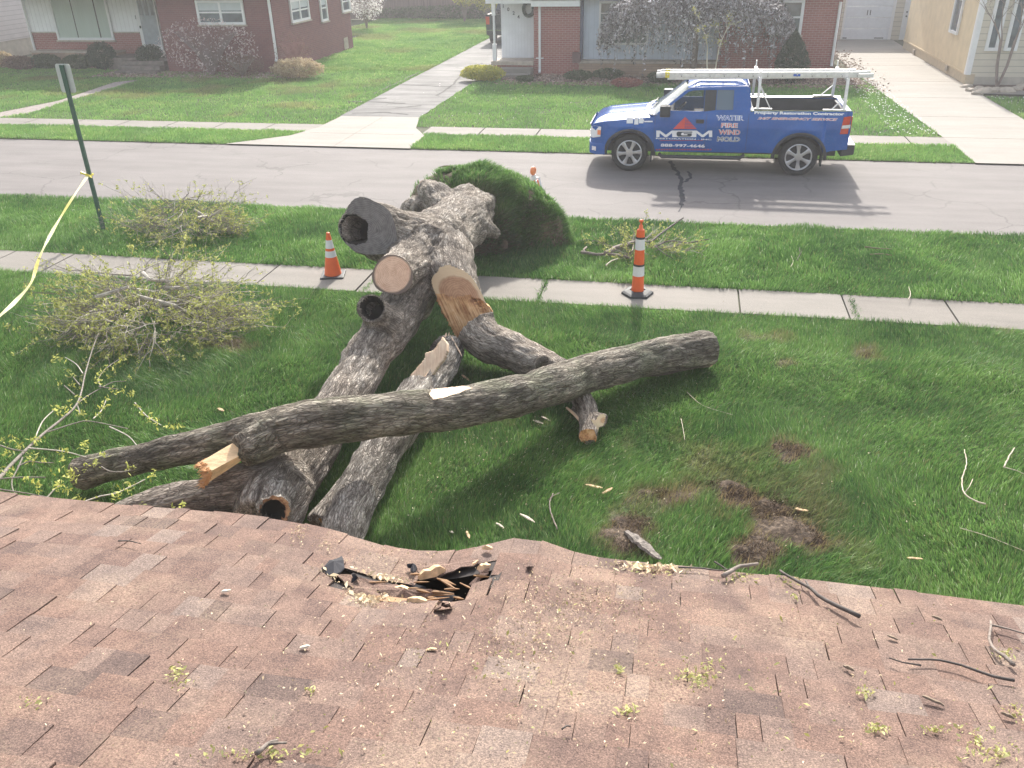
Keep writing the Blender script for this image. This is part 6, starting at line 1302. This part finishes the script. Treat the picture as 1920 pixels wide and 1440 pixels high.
mb = MB(); mb.lathe([(.02,-.035),(.085,-.03),(.095,0),(.085,.03),(.02,.035)], 20, Mb @ Matrix.Translation((0,0,1.24)) @ Matrix.Scale(1.35, 4) @ Matrix.Rotation(math.pi/2, 4, 'X')); mb.build('lamp_lens', LORG, lb_, True)
# road sign seen from behind
sp_ = G(195,437,0); sg = empty('road_sign', sp_, 'grey back of a small road sign on a dark green post wrapped with tape', 'road sign')
ztop = V(122,122,Y=sp_.y).z; mb = MB(); x, y = sp_.x, sp_.y
mb.box((x-.035,y-.008,0),(x+.035,y+.0,ztop)); mb.box((x-.035,y-.0,0),(x-.028,y+.03,ztop)); mb.box((x+.028,y-.0,0),(x+.035,y+.03,ztop)); mb.build('post', GRN, sg)
mb = MB(); n = 5; P = []
for cx_, cz_, a0 in ((.13,-.2,0),(.13-.0,.2,1),(-.13,.2,2),(-.13,-.2,3)): pass
w2, h2_, rr_ = .145, .235, .04
for (sx_, sz_, a0) in ((1,-1,-90),(1,1,0),(-1,1,90),(-1,-1,180)):
    for k in range(5): a = rad(a0+k*22.5); P.append((x+sx_*(w2-rr_)+rr_*math.cos(a), y+.034, ztop-.22+sz_*(h2_-rr_)+rr_*math.sin(a)))
mb.prism(P, (0,.004,0)); mb.build('sign_plate', GLV, sg, fixn=True)
TAPE = mat('tape_yellow', (.72,.66,.20), .5, .1); TAPW = leafmat('tape_pale', (.62,.52,.12), (.74,.70,.42), .35, .5)
zk = V(165,328,Y=sp_.y).z; K = Vector((x+.0, y-.03, zk)); pts = [K, G(142,362,zk-.04), G(118,400,zk-.1), G(92,445,zk-.16), G(73,485,zk-.21), G(58,530,zk-.27), G(28,566,zk-.26), G(0,592,zk-.25), G(-60,650,zk-.3), G(-160,740,.1)]
P, ro = catmull(pts, [1]*len(pts), .08); mb = MB(); vs = []
for i, p in enumerate(P):
    t_ = (P[min(i+1, len(P)-1)]-P[max(i-1, 0)]).normalized(); a = .5*math.sin(i*.23)+.5; s_ = t_.cross(Vector((0,0,1))).normalized(); u_ = s_.cross(t_); q = s_*math.cos(a)+u_*math.sin(a); ww = .024*(.75+.25*math.sin(i*.4)); mb.tint = .5+.5*math.sin(i*.21)
    mb.v += [tuple(p+q*ww), tuple(p-q*ww)]; mb.c += [mb.tint]*2
for i in range(len(P)-1): mb.f.append((2*i, 2*i+1, 2*i+3, 2*i+2)); mb.mi.append(0)
tp = empty('caution_tape', (x, y-.05, 0), 'yellow and white barrier tape running from the green sign post towards the lower left', 'tape'); mb.build('ribbon', TAPW, tp)
mb = MB(); mb.tube([K+Vector((math.cos(a)*.055, .045+math.sin(a)*.055, .01*math.sin(3*a))) for a in np.linspace(0, 2*math.pi, 13)], .018, 5); mb.tube([K, K+Vector((-.1,-.03,.06)), K+Vector((-.13,-.02,.02))], [.02,.025,.01], 4); mb.tube([K, K+Vector((.09,-.03,-.03))], [.02,.01], 4); mb.build('knot', YEL, tp)
# ---------------- brush
TW = mat('twig_bark', (.20,.175,.15), .85, .35, 20); TWL = mat('twig_light', (.42,.38,.33), .8, .25, 20); LFG = leafmat('leaf_spring', (.24,.26,.06), (.60,.62,.22), .4)
def brush(label, c, rx, ry, h, n, nl, seed, big=6, spread=1.0, ls=.03):
    global R; Rs = R; R = random.Random(seed); c = Vector((c[0], c[1], 0)); rt = empty('brush_pile', c, label, 'brush pile', 'piles of cut twigs on the grass'); A, B = MB(), MB(); tips = []
    for i in range(n):
        a = R.uniform(0, 2*math.pi); q = R.random()**.6; p = c+Vector((math.cos(a)*rx*q*.7, math.sin(a)*ry*q*.7, R.uniform(.02, h*.8*(1.05-q))))
        o = a+R.uniform(-1.1, 1.1); d = Vector((math.cos(o)*spread, math.sin(o)*spread*.8, R.uniform(-.25,.7))); L = R.uniform(.35, 1.0)*rx*.65
        twigs(A if R.random() < .72 else B, p, d, L, R.choice([.005,.006,.008,.011]), 1, 6, .5, .03, tips, .22)
    for i in range(big):
        a = R.uniform(0, 2*math.pi); p = c+Vector((math.cos(a)*rx*.4, math.sin(a)*ry*.4, R.uniform(.1, h*.6))); d = Vector((math.cos(a*3)*.8, math.sin(a*3)*.8, R.uniform(-.1,.5))); B.tube([p-d*.25, p, p+d*.3], [.03,.028,.022], 7)
    for M_ in (A, B): M_.v = [(v[0], v[1], max(.02, v[2])) for v in M_.v]
    A.build('twigs', TW, rt); B.build('pale_twigs', TWL, rt)
    P = np.array([list(p) for p in tips]); k = np.random.default_rng(seed); idx_ = k.integers(0, len(P), nl); Q = P[idx_]; Q = np.repeat(Q, 5, 0)+k.normal(0, ls*.8, (nl*5, 3)); Q[:, 2] = np.maximum(Q[:, 2], .03)
    X, F = leaves(len(Q), Q, ls, 1, seed); npmesh('leaves', X, F, LFG, rt, dict(tint=np.repeat(np.clip(k.normal(.45, .28, len(Q)), 0, 1), 4))); R = Rs
brush('tangled pile of budding twigs on the verge right of the green post', gp(352,437), 1.3, .62, .95, 240, 1500, 3, 3, 1, .022)
brush('largest tangled pile of budding twigs on the lawn below the sidewalk', gp(285,618), 1.5, .9, 1.25, 430, 3300, 4, 9, 1.0, .022)
brush('small spread of budding twigs and cut branches behind the tall tube marker', gp(1205,470), .95, .5, .35, 90, 700, 8, 0, 1.0, .02)
rstick([(1135,475),(1160,463),(1195,452),(1210,448)], .06, 'thick short cut branch behind the tube marker', BARKM if False else STK, .12, cat='branch', grp='cut branches on the verge', roof=False, name='branch')
rstick([(1090,473),(1120,477),(1150,477),(1185,484)], .045, 'long low cut branch left of the tube marker', STK, .09, [[(1098,475),(1094,468),(1100,463)], [(1175,478),(1186,470),(1188,458)]], cat='branch', grp='cut branches on the verge', roof=False, name='branch')
rstick([(1218,455),(1250,430),(1281,408)], .028, 'straight dark branch sticking up right of the tube marker', STKD, .3, cat='branch', grp='cut branches on the verge', roof=False, name='branch')
rstick([(1222,465),(1255,452),(1290,455),(1330,448)], .02, 'thin curved branch reaching right from the tube marker', STKD, .15, [[(1226,460),(1245,475),(1262,485)]], cat='branch', grp='cut branches on the verge', roof=False, name='branch')
rstick([(1136,498),(1145,490),(1158,485)], .02, 'short pale peeled stick below the low branch', STKP, .1, cat='branch', grp='cut branches on the verge', roof=False, name='branch')
# near leafy branch at the left
fb = empty('leafy_branch', G(0,895,.9), 'leafy budding branch arching up from the left edge beside the roof', 'branch')
def q4(L, z0, z1): return [G(a/4, 600+b_/4, z0+(z1-z0)*i/max(1, len(L)-1)) for i, (a, b_) in enumerate(L)]
A, B = MB(), MB()
main = q4([(-400,1500),(-150,1320),(0,1180),(60,1110),(210,960),(330,850),(480,730),(570,640),(610,540),(640,400),(700,200),(740,100)], .95, .45); P, ro = catmull(main, [.02,.019,.018,.016,.014,.013,.012,.010,.009,.008,.006,.004], .05); A.tube(P, ro, 7)
for L, z in (([(360,840),(580,770),(680,760),(960,815)],.75),([(820,800),(960,870),(1025,940)],.7),([(570,640),(640,580),(760,510),(850,465),(940,460)],.62),([(740,500),(890,520)],.62),([(620,400),(570,330),(490,280)],.55),([(210,960),(470,985),(650,1030)],.8),([(760,1100),(820,1135),(910,1140),(980,1125)],.75),([(-40,1260),(0,1270),(200,1300),(390,1335)],.95),([(170,1030),(130,1120),(90,1200),(95,1270),(125,1320)],.9),([(260,890),(320,760),(400,680)],.75),([(610,1370),(760,1320),(870,1300),(1000,1240),(1090,1195)],.85),([(-30,1195),(150,1180),(340,1180)],.9),([(600,490),(550,430)],.6),([(560,560),(480,490)],.6),([(580,640),(600,700)],.65),([(350,1335),(420,1260),(480,1230)],.85),([(130,1100),(220,1060),(300,1070),(400,1070)],.85),([(1010,620),(1100,720),(1210,790)],.55),([(0,940),(90,970),(200,985)],.85),([(700,740),(760,680),(800,590)],.65),([(760,510),(740,440),(800,360),(900,290)],.6)):
    p_ = q4(L, z, z-.05); P, ro = catmull(p_, [.007*(1-.5*i/len(p_)) for i in range(len(p_))], .05); (A if R.random() < .5 else B).tube(P, ro, 5, False)
A.build('stem', TW, fb, True); B.build('side_twig', TWL, fb, True)
CL = [(425,280),(470,305),(390,300),(500,385),(545,405),(545,485),(445,480),(910,290),(890,320),(850,350),(800,350),(760,400),(820,420),(740,420),(720,450),(750,470),(970,435),(850,520),(870,545),(920,525),(985,540),(1000,555),(1040,650),(1070,700),(1110,720),(1140,750),(1180,770),(1260,800),(1300,800),(1350,780),(800,590),(780,640),(740,700),(760,670),(620,700),(600,690),(470,660),(440,690),(490,690),(520,620),(420,660),(600,600),(640,590),(235,890),(300,890),(280,910),(75,900),(120,910),(160,940),(30,985),(50,1000),(10,900),(240,1010),(260,1040),(220,1040),(330,1040),(480,1000),(470,1040),(500,980),(630,930),(650,970),(620,940),(770,1010),(720,1070),(700,1060),(640,1090),(955,1100),(1000,1115),(400,1130),(510,1120),(540,1150),(500,1170),(550,1180),(265,1210),(290,1270),(190,1190),(60,1140),(20,1120),(90,1150),(430,1260),(480,1260),(450,1240),(520,1270),(990,1240),(950,1265),(900,1290),(860,1325),(1130,1170),(1170,1140),(590,1340),(720,1360),(1060,1390),(1300,1425),(1380,1390),(280,1220),(150,940),(560,1210)]
P = []
for a, b_ in CL:
    z = .45+.5*min(1, max(0, b_/1300)); c = np.array(list(G(a/4, 600+b_/4, z))); P.append(c + rng.normal(0, .02, (10, 3)))
P = np.concatenate(P); X, F = leaves(len(P), P, .019, 1, 12); npmesh('leaves', X, F, leafmat('leaf_bright', (.30,.32,.06), (.66,.68,.22), .45), fb, dict(tint=np.repeat(rng.random(len(P)), 4)))
tag(bpy.data.objects.new('x', None)) if False else None
# ---------------- scattering box added to imitate the lens flare veil
hz = mat('unused', (1,1,1)); bpy.data.materials.remove(hz)
hm = bpy.data.materials.new('lens_veil'); hm.use_nodes = True; t = hm.node_tree; t.nodes.remove(t.nodes['Principled BSDF'])
pv = t.nodes.new('ShaderNodeVolumePrincipled'); pv.inputs['Color'].default_value = (.96,.96,1,1); pv.inputs['Density'].default_value = .0017; pv.inputs['Anisotropy'].default_value = .35
t.links.new(pv.outputs[0], t.nodes['Material Output'].inputs['Volume'])
mb = MB(); mb.box((-60,-12,-1),(40,75,7.5)); tag(mb.build('lens_veil_box', hm), kind='stuff')
